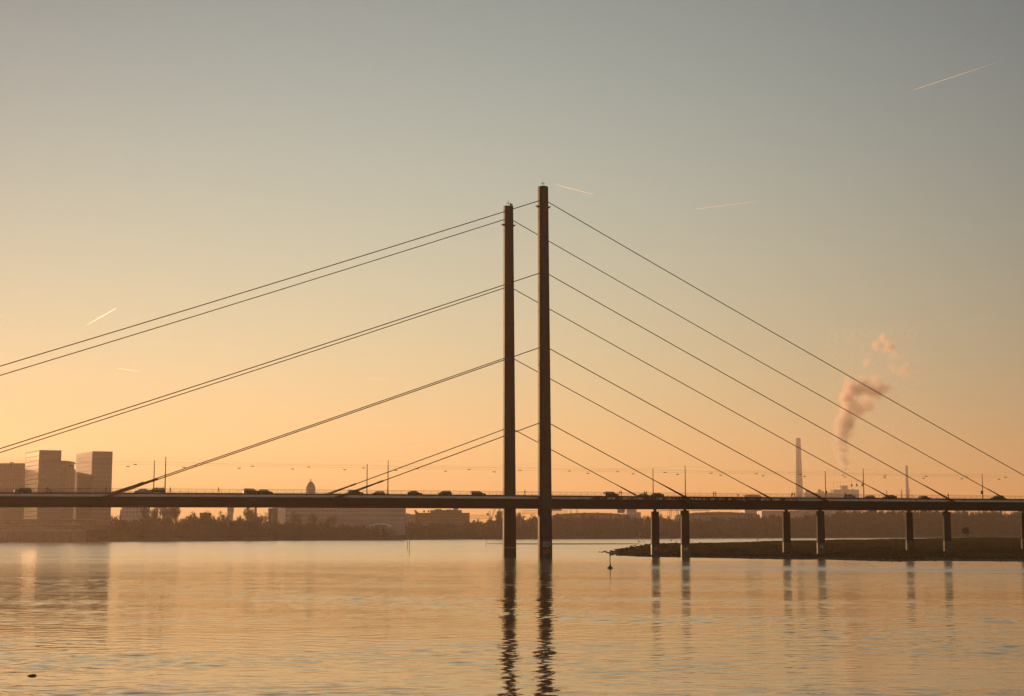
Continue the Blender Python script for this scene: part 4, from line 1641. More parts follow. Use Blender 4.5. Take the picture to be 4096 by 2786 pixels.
t = block('office_block', 'plain brown block tucked behind the right side of the left glass tower', 236, 263.5, 1846, 1330, 26, 'tower_cladding')
windows(t, 14, 4)
t = block('office_block', 'lower brown block cut by the left edge of the photo', -130, 104, 1856, 1345, 30, 'tower_cladding')
windows(t, 14, 22)
t = block('striped_building', 'pale horizontally striped building between the two glass towers', 258, 297, 1880, 1620, 30, 'plaster_grey')
bands(t, [t['H'] * k / 13 for k in range(3, 12)], 2.4)
block('roof_annex', 'small step of pale roof right of the striped building', 297, 303, 1891, 1640, 20, 'plaster_grey')
t = block('pale_block', 'tall pale windowless block seen under the deck right of the glass towers', 487, 572, 2008, 1560, 30, 'plaster_pale')
windows(t, 8, 6, .35, .4)
block('pale_annex', 'low pale step on the left of the pale windowless block', 480, 487, 2042, 1561, 28, 'plaster_pale')
t = block('square_block', 'small dark square block among tree tops under the lone walker', 799, 834, 2054, 1480, 14, 'brick_dark')
windows(t, 4, 4, .4, .4)
# round tower
a = at(923, 2012, 1720)
t = thing('round_tower', 'pale round tower with a wider head below the deck', 'tower', (a.x, 1720, 4.5))
H = a.z - 4.5
MB().lathe([(3.0, 0), (2.9, H * .6), (3.6, H * .72)], 20).build('shaft', MATS['plaster_pale'], t, True)
MB().lathe([(3.62, H * .722), (3.66, H * .97), (3.2, H)], 20).build('head', MATS['plaster_pale'], t, True)


def stack(name, label, px, hw0, hw1, ytop, Y, m, bandsz=(), flare=None, zb=4.5):
    a = at(px, ytop, Y)
    H = a.z - zb
    k = Y / F
    t = thing(name, label, 'chimney', (a.x, Y, zb))
    MB().lathe([(hw0 * k, 0), (hw1 * k, H * .985), (hw1 * k * .93, H)], 20).build('shaft', MATS[m], t, True)
    for z in bandsz:
        r = (hw0 + (hw1 - hw0) * z) * k
        MB().lathe([(r + .02, H * z), (r + .9, H * z + .2), (r + .9, H * z + 1.2), (r + .02, H * z + 1.5)], 20).build('gallery', MATS['crane_paint'], t)
    MB().lathe([(hw1 * k * .93 + .25, H + .01), (hw1 * k * .93 + .25, H + .9)], 20).build('rim', MATS['roof_grey'], t)
    return t


stack('brick_stack', 'slim brick stack rising to the deck behind bare trees', 1023.5, 5.2, 4.2, 2004, 1660, 'brick_dark')
t = block('dark_block', 'dark brown block with a vertical slot window under the two close cars', 1073.5, 1103.6, 2036, 1480, 12, 'brick_dark')
MB().box(-.35, .35, -.05, .02, t['H'] * .35, t['H'] * .82).build('window', MATS['canvas_white'], t)
MB().box(-t['W'] / 2 - .8, -t['W'] / 2 - .002, 1, 3, t['H'] - 1.6, t['H'] - .9).build('wall_bracket', MATS['crane_paint'], t)
block('pale_slab', 'hazy pale slab building right of the dark slotted block', 1090, 1129, 2012, 2350, 30, 'plaster_pale')
block('pale_slab', 'very pale narrow slab between the hazy slab and the office block', 1129.5, 1142, 2014, 2900, 30, 'plaster_pale')

# long office block
OY = 1560
t = block('office_building', 'long low office block with pale floor bands left of the pylons', 1142, 1617, 2033, OY, 22, 'plaster_grey')
zat = lambda y: at(1400, y, OY).z - 4.5
for y0, y1 in ((2036.5, 2033.2), (2057, 2050.5), (2077, 2070.5), (2090, 2087)):
    bands(t, [zat(y0)], zat(y1) - zat(y0))
for y0, y1 in ((2050, 2037), (2070, 2057.5), (2086, 2077.5)):
    windows(t, 1, 44, .72, .75, zat(y0) / t['H'], zat(y1) / t['H'])
sgn_ = MB().box(-t['W'] / 2 + 46, -t['W'] / 2 + 80, -.6, -.3, zat(2108), zat(2094)).build('sign_board', MATS['office_band'], t)
cu = bpy.data.curves.new('sign_letters', 'FONT')
cu.body = 'TEMO'
cu.size = 3.6
cu.extrude = .03
tmp = bpy.data.objects.new('tmp', cu)
COL.objects.link(tmp)
dg = bpy.context.evaluated_depsgraph_get()
lm = bpy.data.meshes.new_from_object(tmp.evaluated_get(dg))
bpy.data.objects.remove(tmp)
lm.materials.clear()
lm.materials.append(MATS['brick_dark'])
link('sign_letters', lm, sgn_, (-t['W'] / 2 + 70.0, -.64, zat(2107.5)), (R(90), 0, 0))
# membrane roof
a = at(1522, 2104, OY - 30)
t = thing('tent_roof', 'pale membrane roof with raised centre in front of the office block', 'tent', (a.x, OY - 30, 4.5))
tz = a.z - 4.5
mb = MB()
n = 12
for k in range(n + 1):
    x = -11 + 22 * k / n
    z = tz + 2.6 * math.sin(math.pi * k / n) ** .8
    mb.v += [(x, -5, z - 1.2), (x, 0, z), (x, 5, z - 1.2)]
for k in range(n):
    for j in range(2):
        a_ = 3 * k + j
        mb.f.append((a_, a_ + 3, a_ + 4, a_ + 1))
        mb.m.append(0)
mb.build('membrane', MATS['canvas_white'], t, True)
for x in (-10, 0, 10):
    for y in (-5, 5):
        MB().tube((x, y, 0), (x, y, tz + (1.2 if x == 0 else -.8)), .15, .15, 6).build('post', MATS['galvanised'], t)

# domed tower
a = at(1243.5, 1926, 1950)
k = 1950 / F
t = thing('domed_tower', 'domed church tower with a cross, above the deck left of the pylons', 'tower', (a.x, 1950, 4.5))
H = a.z - 4.5
hw_ = 18.2 * k
MB().box(-hw_, hw_, -hw_, hw_, 0, H - 48 * k).build('shaft', MATS['plaster_grey'], t)
MB().lathe([(20.8 * k, H - 48 * k + .004), (19.5 * k, H - 45 * k), (18.4 * k, H - 44 * k), (18.4 * k, H - 27 * k), (19.6 * k, H - 26.5 * k), (19.6 * k, H - 24.5 * k)], 8).build('drum', MATS['plaster_grey'], t)
MB().lathe([(17.5 * k, H - 24.4 * k), (16 * k, H - 17 * k), (12 * k, H - 9.5 * k), (6.5 * k, H - 3 * k), (1.5 * k, H)], 16).build('dome', MATS['copper_roof'], t, True)
MB().lathe([(4 * k, -.2), (4 * k, .2)], 14).build('clock_face', MATS['canvas_white'], t).location = (0, -18.6 * k, H - 35 * k)
t.children[-1].rotation_euler = (R(90), 0, 0)
cr = MB()
cr.box(-.28, .28, -.28, .28, H, H + 11 * k)
cr.box(-6.5 * k, -.281, -.2, .2, H + 4.2 * k, H + 5.6 * k)
cr.box(.281, 6.5 * k, -.2, .2, H + 4.2 * k, H + 5.6 * k)
cr.build('cross', MATS['copper_roof'], t)

# stepped glazed building
SY = 1780
t = block('stepped_building', 'dark stepped glazed building with roof pavilions left of the far pylon', 1674, 1876, 2054, SY, 25, 'brick_dark')
zS = lambda y: at(1775, y, SY).z - 4.5
kS = SY / F
xS = lambda px: (px - 1775) * kS
MB().box(xS(1721), xS(1844), 3, 22, t['H'] + .51, zS(2041)).build('penthouse', MATS['brick_dark'], t)
MB().box(xS(1739), xS(1764), 5, 18, zS(2041) + .004, zS(2037)).build('roof_plant', MATS['roof_grey'], t)
MB().box(xS(1786), xS(1806), 5, 18, zS(2041) + .004, zS(2038.5)).build('roof_plant', MATS['roof_grey'], t)
MB().box(xS(1812), xS(1830), 5, 18, zS(2041) + .004, zS(2034.5)).build('roof_plant', MATS['plaster_pale'], t)
windows(t, 6, 30, .6, .6, .1, .97)
pm_ = pane_mesh(1.2, 2.4)
for px in list(range(1726, 1746, 4)) + list(range(1828, 1843, 4)):
    link('window', pm_, t, (xS(px), 2.97, t['H'] + 2.6))
for px in (1695, 1713):
    d = MB()
    d.lathe([(.02, 0), (1.2, .25), (1.25, .35), (.02, .15)], 12)
    o = d.build('roof_dish', MATS['roof_grey'], t)
    o.location = (xS(px), 8, t['H'] + 2.2)
    o.rotation_euler = (R(70), 0, R(20))
    MB().tube((xS(px), 8, t['H'] + .3), (xS(px), 8, t['H'] + 2.2), .15, .15, 6).build('dish_post', MATS['crane_paint'], t)
a = at(1657, 2041, SY + 30)
t = thing('slanted_fin', 'slanted fin-shaped roof end beside the stepped glazed building', 'building', (at(1666, 2041, SY + 30).x, SY + 30, 4.5))
H = a.z - 4.5
kk = (SY + 30) / F
MB().prism([(-9 * kk, H - 1), (-7.5 * kk, H), (9 * kk, H - 14 * kk), (9 * kk, 0), (-4 * kk, 0), (-4.5 * kk, H - 12 * kk)], 0, 10).build('wall', MATS['brick_dark'], t)
MB().prism([(-7.5 * kk, H + .02), (9 * kk, H - 14 * kk + .02), (9 * kk, H - 14 * kk + .4), (-7.5 * kk, H + .4)], -.3, 10.3).build('roof', MATS['roof_grey'], t)
block('low_hall', 'low pale hall between office block and stepped glazed building', 1617, 1662, 2060, 1830, 25, 'plaster_grey')


def jib(name, label, px, ybase, ytop, Y, reach, m='crane_paint'):
    a = at(px, ytop, Y)
    t = thing(name, label, 'crane', (a.x, Y, 4.5))
    H = a.z - 4.5
    MB().lattice((0, 0, 0), (0, 0, H * .8), 2.2, 2.2, 10, .14).build('tower', MATS[m], t)
    MB().box(-1.6, 1.6, -1.4, 1.4, H * .8 + .01, H * .8 + 2.6).build('cab', MATS[m], t)
    j = MB()
    j.lattice((0, 0, H * .8 + 1.4), (reach, 0, H), 1.0, 1.0, 12, .11)
    j.tube((-3, 0, H * .8 + 2.0), (0, 0, H * .8 + 1.4), .5, .3, 5)
    j.build('jib', MATS[m], t)
    MB().tube((reach, 0, H), (reach, 0, H - 8), .06, .06, 4).build('hoist_rope', MATS['wire'], t)
    return t


jib('jib_crane', 'small jib crane just right of the office block', 1634, 0, 2045, 1900, -7)
# gantry truss
a, b = at(1872, 2062, 1930), at(1962, 2062, 1930)
t = thing('gantry_crane', 'lattice gantry truss left of the far pylon under the deck', 'crane', (a.x, 1930, 4.5))
Wg, Hg = b.x - a.x, a.z - 4.5
MB().lattice((0, 0, Hg - 2), (Wg, 0, Hg - 2), 3, 4.6, 16, .16).build('truss', MATS['crane_paint'], t)
for x in (1.5, Wg - 1.5):
    g = MB()
    g.tube((x - 3, -3, 0), (x, 0, Hg - 4.2), .3, .3, 5).tube((x + 3, 3, 0), (x, 0, Hg - 4.2), .3, .3, 5)
    g.build('leg', MATS['crane_paint'], t)


def harbour_crane(label, px, ytop, Y, flip=1):
    a = at(px, ytop, Y)
    t = thing('harbour_crane', label, 'crane', (a.x, Y, 4.5))
    H = a.z - 4.5
    lg = MB()
    for x in (-4, 4):
        for y in (-4, 4):
            MB().tube((x, y, 0), (x * .5, y * .5, H * .38), .45, .4, 5).build('leg', MATS['crane_paint'], t)
    MB().box(-3, 3, -3, 3, H * .38 + .01, H * .52).build('machinery_house', MATS['crane_paint'], t)
    MB().lattice((0, 0, H * .52), (-1.5 * flip, 0, H * .86), 2, 2, 7, .2).build('mast', MATS['crane_paint'], t)
    MB().lattice((0, 0, H * .5), (6.5 * flip, 0, H), 1.4, 1.4, 12, .18).build('boom', MATS['crane_paint'], t)
    MB().tube((-1.5 * flip, 0, H * .86), (6.5 * flip, 0, H), .12, .12, 4).build('stay', MATS['wire'], t)
    MB().box(-3.5 * flip - 1.2, -3.5 * flip + 1.2, -1.2, 1.2, H * .7, H * .78).build('counterweight', MATS['crane_paint'], t)


harbour_crane('harbour crane whose head shows above the deck at the left edge of the far pylon', 1997, 1961, 1950, 1)
harbour_crane('lower harbour crane left of the far pylon under the deck', 1962, 2030, 1880, 1)
# long conveyor truss behind the pylons
a, b = at(2087, 2044, 2080), at(2272, 2044, 2080)
t = thing('conveyor_bridge', 'long lattice conveyor truss behind the near pylon', 'conveyor', (a.x, 2080, 4.5))
Wg, Hg = b.x - a.x, a.z - 4.5
MB().lattice((0, 0, Hg - 1.8), (Wg, 0, Hg - 1.8), 3, 4.0, 22, .2).build('truss', MATS['crane_paint'], t)
MB().box(Wg * .62, Wg * .86, -2.2, 2.2, Hg + .4, Hg + 4).build('trolley_house', MATS['crane_paint'], t)
for x in (2, Wg * .45, Wg - 2):
    MB().lattice((x, 0, 0), (x, 0, Hg - 3.9), 2, 2, 10, .16).build('leg', MATS['crane_paint'], t)


def lattice_mast(label, px0, px1, ybot, ytop, Y, name='lattice_tower', cat='tower'):
    top = at(px1, ytop, Y)
    bot = at(px0, ybot, Y)
    t = thing(name, label, cat, (bot.x, Y, 4.5))
    MB().lattice((0, 0, 0), (top.x - bot.x, 0, top.z - 4.5), 2.4, 2.4, 14, .2).build('lattice', MATS['crane_paint'], t)
    MB().box(top.x - bot.x - 1.6, top.x - bot.x + 1.6, -1.6, 1.6, top.z - 4.5 + .01, top.z - 3.9).build('head_platform', MATS['crane_paint'], t)
    return t


lattice_mast('left leaning lattice leg in the gap right of the near pylon', 2278, 2285, 2100, 2022, 2150)
lattice_mast('right leaning lattice leg in the gap right of the near pylon', 2316, 2306, 2100, 2022, 2150)
lattice_mast('left lattice trestle seen between the first pair of piers', 2676, 2684, 2105, 2022, 2180)
lattice_mast('right lattice trestle seen between the first pair of piers', 2716, 2708, 2105, 2022, 2180)


def vault_hall(label, px0, px1, yeave, yridge, Y, depth, m='sheet_metal', humps=1):
    a, b = at(px0, yeave, Y), at(px1, yeave, Y)
    W = b.x - a.x
    t = thing('warehouse', label, 'warehouse', ((a.x + b.x) / 2, Y, 4.5))
    H = a.z - 4.5
    rise = at(px0, yridge, Y).z - a.z
    MB().box(-W / 2, W / 2, 0, depth, 0, H).build('wall', MATS[m], t)
    prof = []
    n = 24
    for k in range(n + 1):
        x = -W / 2 - .4 + (W + .8) * k / n
        prof.append((x, H + .01 + rise * math.sin(math.pi * k / n) ** .55))
    MB().prism([(-W / 2 - .4, H + .005)] + prof[1:-1] + [(W / 2 + .4, H + .005)], -.4, depth + .4).build('roof', MATS['roof_grey'], t)
    nb = max(5, int(W / 9))
    for k in range(nb):
        x = -W / 2 + W * (k + .5) / nb
        MB().box(x - .25, x + .25, -.25, -.003, .5, H - .4).build('wall_rib', MATS['roof_grey'], t)
    for k in range(max(3, int(W / 16))):
        x = -W / 2 + W * (k + .5) / max(3, int(W / 16))
        z = H + rise * math.sin(math.pi * (x + W / 2) / W) ** .55
        MB().box(x - .8, x + .8, 2, 4, z - .3, z + .9).build('roof_vent', MATS['roof_grey'], t)
    t['H'], t['W'] = H, W
    return t


vault_hall('long vaulted warehouse right of the near pylon below the deck', 2205, 2524, 2064, 2052, 2080, 60)
vault_hall('long grey bulk store right of the first pair of piers', 2716, 3040, 2062, 2049, 2230, 60)
# bunker on legs
a = at(2484, 2036, 2180)
t = thing('bunker', 'dark bunker on lattice legs left of the first pair of piers', 'bunker', (a.x, 2180, 4.5))
H = a.z - 4.5
kk = 2180 / F
MB().prism([(-15 * kk, H), (15 * kk, H), (15 * kk, H - 10 * kk), (9 * kk, H - 17 * kk), (-9 * kk, H - 17 * kk), (-15 * kk, H - 10 * kk)], -4, 4).build('hopper', MATS['crane_paint'], t)
for x0, x1 in ((-26, -14), (-18, -10), (14, 10), (22, 13)):
    MB().tube((x0 * kk, 0, 0), (x1 * kk, 0, H - 10 * kk), .35, .3, 5).build('leg', MATS['crane_paint'], t)
MB().box(-8 * kk, 6 * kk, -3, 3, H + .01, H + 4).build('hoist_house', MATS['crane_paint'], t)
t = block('factory', 'pale stepped factory block right of the dark bunker', 2508, 2546, 2032, 2330, 30, 'plaster_pale')
windows(t, 5, 6, .4, .3)
block('factory_annex', 'low pale annex right of the pale stepped factory', 2546.5, 2563, 2051, 2335, 26, 'plaster_pale')
a, b = at(2630, 2042, 2200), at(2840, 2040, 2200)
t = thing('conveyor_gallery', 'thin horizontal conveyor gallery just under the deck at the first piers', 'conveyor', (a.x, 2200, 4.5))
MB().box(0, b.x - a.x, -1, 1, a.z - 5.2, a.z - 4.5).build('gallery', MATS['crane_paint'], t)
for k in range(8):
    x = (b.x - a.x) * (k + .5) / 8
    MB().tube((x, 0, 0), (x, 0, a.z - 5.21), .25, .2, 5).build('support', MATS['crane_paint'], t)
t = block('industrial_hall', 'pale ribbed industrial hall left of the second pier pair, rising above the deck', 2978, 3046, 1985, 3300, 60, 'sheet_metal')
W, H = t['W'], t['H']
MB().prism([(-W / 2, H + .505), (-W / 3, H + 2.6), (0, H + 3.4), (W / 3, H + 2.6), (W / 2, H + .505)], 0, 60).build('roof_vault', MATS['roof_grey'], t)
t = block('industrial_hall', 'long pale industrial hall behind the second pair of piers', 3046.5, 3330, 2044, 3100, 60, 'sheet_metal')
W, H = t['W'], t['H']
for k in range(22):
    x = -W / 2 + W * (k + .5) / 22
    MB().box(x - .7, x + .7, -.5, -.003, 1, H - .5).build('wall_rib', MATS['plaster_grey'], t)

# power station
PY = 5600
t = block('power_station', 'hazy power station block with roof tower under the smoke plume', 3334, 3436, 1960, PY, 60, 'plaster_grey')
kk = PY / F
W, H = t['W'], t['H']
zP = lambda y: at(3385, y, PY).z - 4.5
xP = lambda px: (px - 3385) * kk
MB().box(xP(3370), xP(3393), 10, 40, H + .51, zP(1945)).build('stair_tower', MATS['plaster_grey'], t)
MB().box(xP(3366), xP(3397), 9, 41, zP(1945) + .005, zP(1943)).build('roof_deck', MATS['roof_grey'], t)
MB().box(xP(3393.1), xP(3398), 12, 36, H + .51, zP(1956)).build('roof_plant', MATS['roof_grey'], t)
MB().box(xP(3410), xP(3417), 12, 30, H + .51, zP(1957)).build('roof_plant', MATS['roof_grey'], t)
pm_ = pane_mesh(1.4, 5.0, 'pane', 'canvas_white')
for i in range(4):
    link('window', pm_, t, (xP(3395 + i * 2.7), -.03, zP(1967)))
pm_ = pane_mesh(1.8, 16.0, 'pane', 'canvas_white')
link('window', pm_, t, (xP(3367), -.03, zP(1974)))
t = block('boiler_house', 'lower boiler house with two roof drums left of the power station', 3218, 3333.5, 1972, PY + 20, 60, 'plaster_grey')
W, H = t['W'], t['H']
xQ = lambda px: (px - 3275.7) * kk
for px0, px1, yt in ((3228, 3242, 1959), (3277, 3290, 1957.5), (3290.5, 3301, 1964)):
    MB().lathe([((px1 - px0) / 2 * kk, H + .51), ((px1 - px0) / 2 * kk, zP(yt + 2)), ((px1 - px0) / 2 * kk * .75, zP(yt))], 14, (xQ((px0 + px1) / 2), 25)).build('roof_drum', MATS['roof_grey'], t)
stack('chimney', 'tall thick pale chimney right of the second pier pair', 3192.5, 18.5, 9.5, 1754, 5700, 'chimney_concrete', (.42, .9))
stack('chimney', 'slimmer tall chimney left of the last pier pair', 3626, 9.2, 4.6, 1863, 5750, 'chimney_concrete', (.95,))
stack('vent_stack', 'short stack just left of the slimmer tall chimney', 3605.5, 3.2, 2.6, 1962, 5730, 'chimney_concrete', (.9,))
stack('vent_stack', 'short thin stack above the black saloon on the right part of the deck', 3546, 2.6, 2.0, 1964, 5730, 'chimney_concrete', (.9,))
t = lattice_mast('thin lattice mast with a cross arm right of the slimmer tall chimney', 3638, 3638, 2010, 1956, 5760, 'lattice_mast', 'mast')
tz = at(3638, 1966, 5760).z - 4.5
MB().box(-2, 9, -.25, .25, tz, tz + .5).build('cross_arm', MATS['crane_paint'], t)

# quay and terraces on the left
a, b = at(-420, 2128, 1178), at(303, 2128, 1178)
t = thing('quay_wall', 'high stone quay wall below the glass towers at the left edge', 'wall', ((a.x + b.x) / 2, 1178, 0))
W = b.x - a.x
MB().box(-W / 2, W / 2, 0, 30, -.4, 8.2).build('wall', MATS['quay_stone'], t)
MB().box(-W / 2 - .1, W / 2 + .1, -.3, 30, 8.203, 9.6).build('coping', MATS['coping_stone'], t)
for k in range(20):
    x = -W / 2 + W * (k + .5) / 20
    MB().box(x - .35, x + .35, -.35, -.003, 0, 8.1).build('fender_pile', MATS['crane_paint'], t)
a, b = at(-420, 2128, 1196), at(292, 2128, 1196)
t = thing('terrace', 'lower terrace building with a pale roof edge above the quay wall', 'building', ((a.x + b.x) / 2, 1196, 9.61))
W = b.x - a.x
MB().box(-W / 2, W / 2, 0, 18, 0, 3.4).build('wall', MATS['quay_stone'], t)
MB().box(-W / 2, W / 2 + 1, -1.5, 18, 3.403, 4.1).build('roof_edge', MATS['coping_stone'], t)
pm_ = pane_mesh(2.6, 2.2)
for k in range(34):
    link('window', pm_, t, (-W / 2 + W * (k + .5) / 34, -.03, 1.5))
a, b = at(-420, 2128, 1212), at(352, 2128, 1212)
t = thing('podium', 'glazed podium under the two glass towers with a pale roof line', 'building', ((a.x + b.x) / 2, 1212, 9.6))
W = b.x - a.x
MB().box(-W / 2, W / 2, 3, 60, 0, 7.6).build('wall', MATS['quay_stone'], t)
MB().box(-W / 2, W / 2, 0, 60, 7.603, 8.2).build('roof_edge', MATS['coping_stone'], t)
pm_ = pane_mesh(3.0, 5.4)
for k in range(36):
    link('window', pm_, t, (-W / 2 + W * (k + .5) / 36, 2.97, 4.2))
# leaning stair mast right of the towers
p0, p1 = at(470, 2078, 1290), at(428, 2026, 1290)
t = thing('stair_mast', 'pale slanting mast with cross rungs right of the right glass tower', 'mast', (p0.x, 1290, 4.5))
MB().tube((0, 0, 0), (p1.x - p0.x, 0, p1.z - 4.5), .6, .5, 8).build('mast', MATS['plaster_pale'], t)
for k in range(4):
    f_ = .3 + .18 * k
    x, z = (p1.x - p0.x) * f_, (p1.z - 4.5) * f_
    MB().tube((x, 0, z), (p1.x - p0.x - 1.5, 0, z), .18, .18, 5).build('rung', MATS['plaster_pale'], t)
MB().tube((p1.x - p0.x - 1.5, 0, 0), (p1.x - p0.x - 1.5, 0, p1.z - 4.5), .25, .25, 6).build('post', MATS['plaster_pale'], t)

# ------------------------------------------------------------------ smoke plume
PLY = 2600.0
ZS = 2.2586
PUFFS = [(382, 1455, 36, .4), (380, 1400, 48, .65), (375, 1330, 60, .85), (370, 1250, 66, .9), (372, 1170, 64, .95), (378, 1090, 82, 1), (392, 1010, 98, 1), (420, 940, 88, 1), (450, 870, 98, 1), (520, 880, 84, 1), (590, 850, 72, .95), (440, 780, 84, 1), (480, 700, 102, 1), (560, 670, 92, 1), (640, 720, 88, .9), (710, 710, 82, .85), (765, 690, 68, .75), (680, 610, 56, .7), (755, 235, 58, .72), (700, 300, 54, .65), (800, 310, 66, .7), (865, 375, 44, .5), (590, 445, 50, .42), (940, 520, 66, .36), (840, 500, 50, .34)]
pl_pts = []
for (zx, zy, zr, dn) in PUFFS:
    c = at(3200 + zx / ZS, 1250 + zy / ZS, PLY)
    pl_pts.append((c, zr / ZS / F * PLY, dn))
mn = Vector((min(c.x - r * 1.5 for c, r, d in pl_pts), PLY - 45, min(c.z - r * 1.4 for c, r, d in pl_pts)))
mx = Vector((max(c.x + r * 1.5 for c, r, d in pl_pts), PLY + 45, max(c.z + r * 1.5 for c, r, d in pl_pts)))
smoke = MB().box(mn.x, mx.x, mn.y, mx.y, mn.z, mx.z).build('smoke_plume', None)
sm = bpy.data.materials.new('smoke')
sm.use_nodes = True
N, L = sm.node_tree.nodes, sm.node_tree.links
N.remove(N['Principled BSDF'])
geo = N.new('ShaderNodeNewGeometry')


def nmath(op, a, b=None, c=None, clamp=False):
    n = N.new('ShaderNodeMath')
    n.operation = op
    n.use_clamp = clamp
    for i, v in enumerate((a, b, c)):
        if v is None:
            continue
        if isinstance(v, (int, float)):
            n.inputs[i].default_value = v
        else:
            L.new(v, n.inputs[i])
    return n.outputs[0]


# turbulent warp of the position, then a union of soft puffs
nzv = N.new('ShaderNodeTexNoise')
nzv.inputs['Scale'].default_value = 0.045
nzv.inputs['Detail'].default_value = 3.5
nzv.inputs['Roughness'].default_value = 0.62
L.new(geo.outputs['Position'], nzv.inputs['Vector'])
vsb = N.new('ShaderNodeVectorMath')
vsb.operation = 'SUBTRACT'
L.new(nzv.outputs['Color'], vsb.inputs[0])
vsb.inputs[1].default_value = (.5, .5, .5)
vma = N.new('ShaderNodeVectorMath')
vma.operation = 'MULTIPLY_ADD'
L.new(vsb.outputs[0], vma.inputs[0])
vma.inputs[1].default_value = (30, 30, 30)
L.new(geo.outputs['Position'], vma.inputs[2])
field = None
for c, r, dn in pl_pts:
    dnode = N.new('ShaderNodeVectorMath')
    dnode.operation = 'DISTANCE'
    L.new(vma.outputs[0], dnode.inputs[0])
    dnode.inputs[1].default_value = c
    f_ = nmath('MULTIPLY', nmath('MULTIPLY_ADD', dnode.outputs['Value'], -1.0 / (r * 1.15), 1.0, clamp=True), dn)
    field = f_ if field is None else nmath('MAXIMUM', field, f_)
n2 = N.new('ShaderNodeTexNoise')
n2.inputs['Scale'].default_value = 0.12
n2.inputs['Detail'].default_value = 2.5
n2.inputs['Roughness'].default_value = 0.6
L.new(geo.outputs['Position'], n2.inputs['Vector'])
dens = nmath('MULTIPLY_ADD', n2.outputs['Fac'], -0.30, field)
dens = nmath('MULTIPLY', nmath('ADD', dens, 0.13, clamp=True), 0.27)
pv = N.new('ShaderNodeVolumePrincipled')
pv.inputs['Color'].default_value = (0.99, 0.93, 0.88, 1)
pv.inputs['Anisotropy'].default_value = 0.45
L.new(dens, pv.inputs['Density'])
L.new(pv.outputs[0], N['Material Output'].inputs['Volume'])
smoke.data.materials.clear()
smoke.data.materials.append(sm)
sm.cycles.volume_sampling = 'MULTIPLE_IMPORTANCE'
tag(smoke, 'pink billowing smoke plume drifting up to the right above the power station', 'smoke', None, 'stuff')

# ------------------------------------------------------------------ contrails (high above and beyond the haze)


def contrail_material(name, g, dens):
    """thin ice cloud: forward-scattering air whose density fades from the fresh end to the old one"""
    m = bpy.data.materials.new(name)
    m.use_nodes = True
    N_, L_ = m.node_tree.nodes, m.node_tree.links
    N_.remove(N_['Principled BSDF'])
    tc = N_.new('ShaderNodeTexCoord')
    sp = N_.new('ShaderNodeSeparateXYZ')
    L_.new(tc.outputs['Generated'], sp.inputs[0])
    oi = N_.new('ShaderNodeObjectInfo')
    nz = N_.new('ShaderNodeTexNoise')
    nz.inputs['Scale'].default_value = 12
    L_.new(tc.outputs['Generated'], nz.inputs['Vector'])

    def mth(op, a_, b_):
        n_ = N_.new('ShaderNodeMath')
        n_.operation = op
        n_.use_clamp = op == 'SUBTRACT'
        for i, v_ in enumerate((a_, b_)):
            if isinstance(v_, (int, float)):
                n_.inputs[i].default_value = v_
            else:
                L_.new(v_, n_.inputs[i])
        return n_.outputs[0]
    sc_ = N_.new('ShaderNodeSeparateColor')
    L_.new(oi.outputs['Color'], sc_.inputs[0])
    along = mth('ABSOLUTE', mth('ADD', sp.outputs['X'], mth('MULTIPLY', sc_.outputs[0], -1.0)), 0.0)     # 0 at the fresh end
    fade = mth('POWER', mth('SUBTRACT', 1.0, along), 1.7)
    d_ = mth('MULTIPLY', mth('MULTIPLY', fade, mth('ADD', nz.outputs['Fac'], 0.5)), oi.outputs['Alpha'])
    v_ = N_.new('ShaderNodeVolumePrincipled')
    v_.inputs['Color'].default_value = (0.92, 0.97, 1.0, 1)
    v_.inputs['Anisotropy'].default_value = g
    L_.new(mth('MULTIPLY', d_, dens), v_.inputs['Density'])
    L_.new(v_.outputs[0], N_['Material Output'].inputs['Volume'])
    MATS[name] = m


contrail_material('contrail_ice', 0.62, 0.34)
contrail_material('contrail_fresh_ice', 0.86, 0.10)


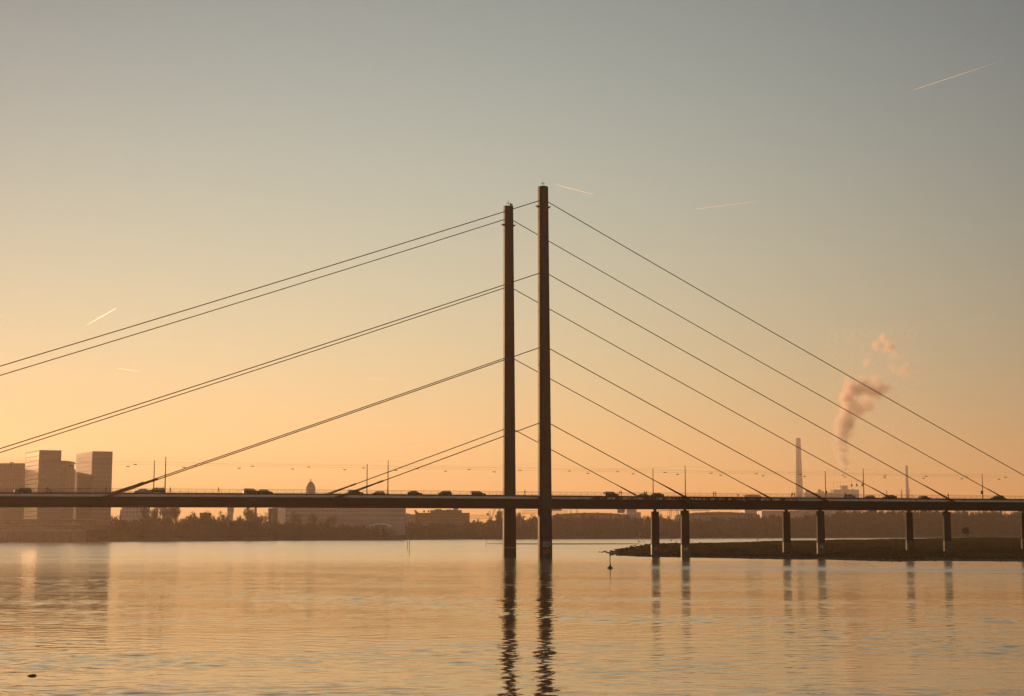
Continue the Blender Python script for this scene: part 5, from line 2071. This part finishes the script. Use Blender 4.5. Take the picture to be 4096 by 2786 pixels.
def contrail(label, head, tail, w, strength, Y=24000.0, m='contrail_ice'):
    """head: sharp bright end, tail: faded end (photo pixels, 2324-wide frame)"""
    k = 4096 / 2324
    rev = head[0] > tail[0]
    if rev:
        head, tail = tail, head
    a = at(head[0] * k, head[1] * k, Y)
    b = at(tail[0] * k, tail[1] * k, Y * 1.04)
    n, m_ = 12, 8
    ln = (b - a).length
    mb = MB()
    prof = []
    for i in range(n + 1):
        f_ = i / n
        r = w * (Y / F) * (.55 + .45 * min(1, (1 - f_ if rev else f_) * 1.6))
        for j in range(m_):
            t_ = 2 * math.pi * j / m_
            mb.v.append((ln * f_, r * math.cos(t_), r * math.sin(t_)))
    for i in range(n):
        for j in range(m_):
            mb.f.append((i * m_ + j, i * m_ + (j + 1) % m_, (i + 1) * m_ + (j + 1) % m_, (i + 1) * m_ + j))
            mb.m.append(0)
    mb.f += [tuple(range(m_ - 1, -1, -1)), tuple(n * m_ + j for j in range(m_))]
    mb.m += [0, 0]
    o = mb.build('contrail', MATS[m], None, True, a)
    o.rotation_euler = (b - a).to_track_quat('X', 'Z').to_euler()
    o.color = (1 if rev else 0, 1, 1, strength)
    tag(o, label, 'contrail', 'contrails in the evening sky')


contrail('long contrail in the top right corner of the sky', (2074, 204), (2285, 135), 2.4, .3)
contrail('short bright contrail just right of the near pylon top', (1347, 442), (1248, 416), 2.2, .7)
contrail('thin contrail right of the pylons, rising gently to the right', (1577, 475), (1748, 454), 1.9, .36)
contrail('bright short slanting contrail low in the left sky', (262, 701), (185, 745), 2.2, .9, m='contrail_fresh_ice')
contrail('faint short contrail in the lower left sky above the towers', (267, 836), (330, 846), 1.6, .6, m='contrail_fresh_ice')
contrail('faint contrail below the second cable pair left of the pylons', (879, 864), (815, 856), 1.4, .5, m='contrail_fresh_ice')
contrail('faintest short contrail just left of the pylons, low down', (848, 962), (908, 969), 1.2, .45, m='contrail_fresh_ice')

# ------------------------------------------------------------------ evening haze over the river
HZ_TOP = max(mx.z + 15, 260)
hz = MB().box(-X_HALF - 40, X_HALF + 40, Y_NEAR - 40, Y_FAR + 40, -1.5, HZ_TOP).build('haze', None)
hm = bpy.data.materials.new('haze_air')
hm.use_nodes = True
hn = hm.node_tree.nodes
hn.remove(hn['Principled BSDF'])
hv = hn.new('ShaderNodeVolumePrincipled')
hv.inputs['Color'].default_value = (0.98, 0.78, 0.62, 1)
hv.inputs['Density'].default_value = 8.5e-5
hv.inputs['Anisotropy'].default_value = 0.55
hm.node_tree.links.new(hv.outputs[0], hn['Material Output'].inputs['Volume'])
hz.data.materials.clear()
hz.data.materials.append(hm)
tag(hz, 'thin warm evening haze lying over river and banks', None, None, 'stuff')
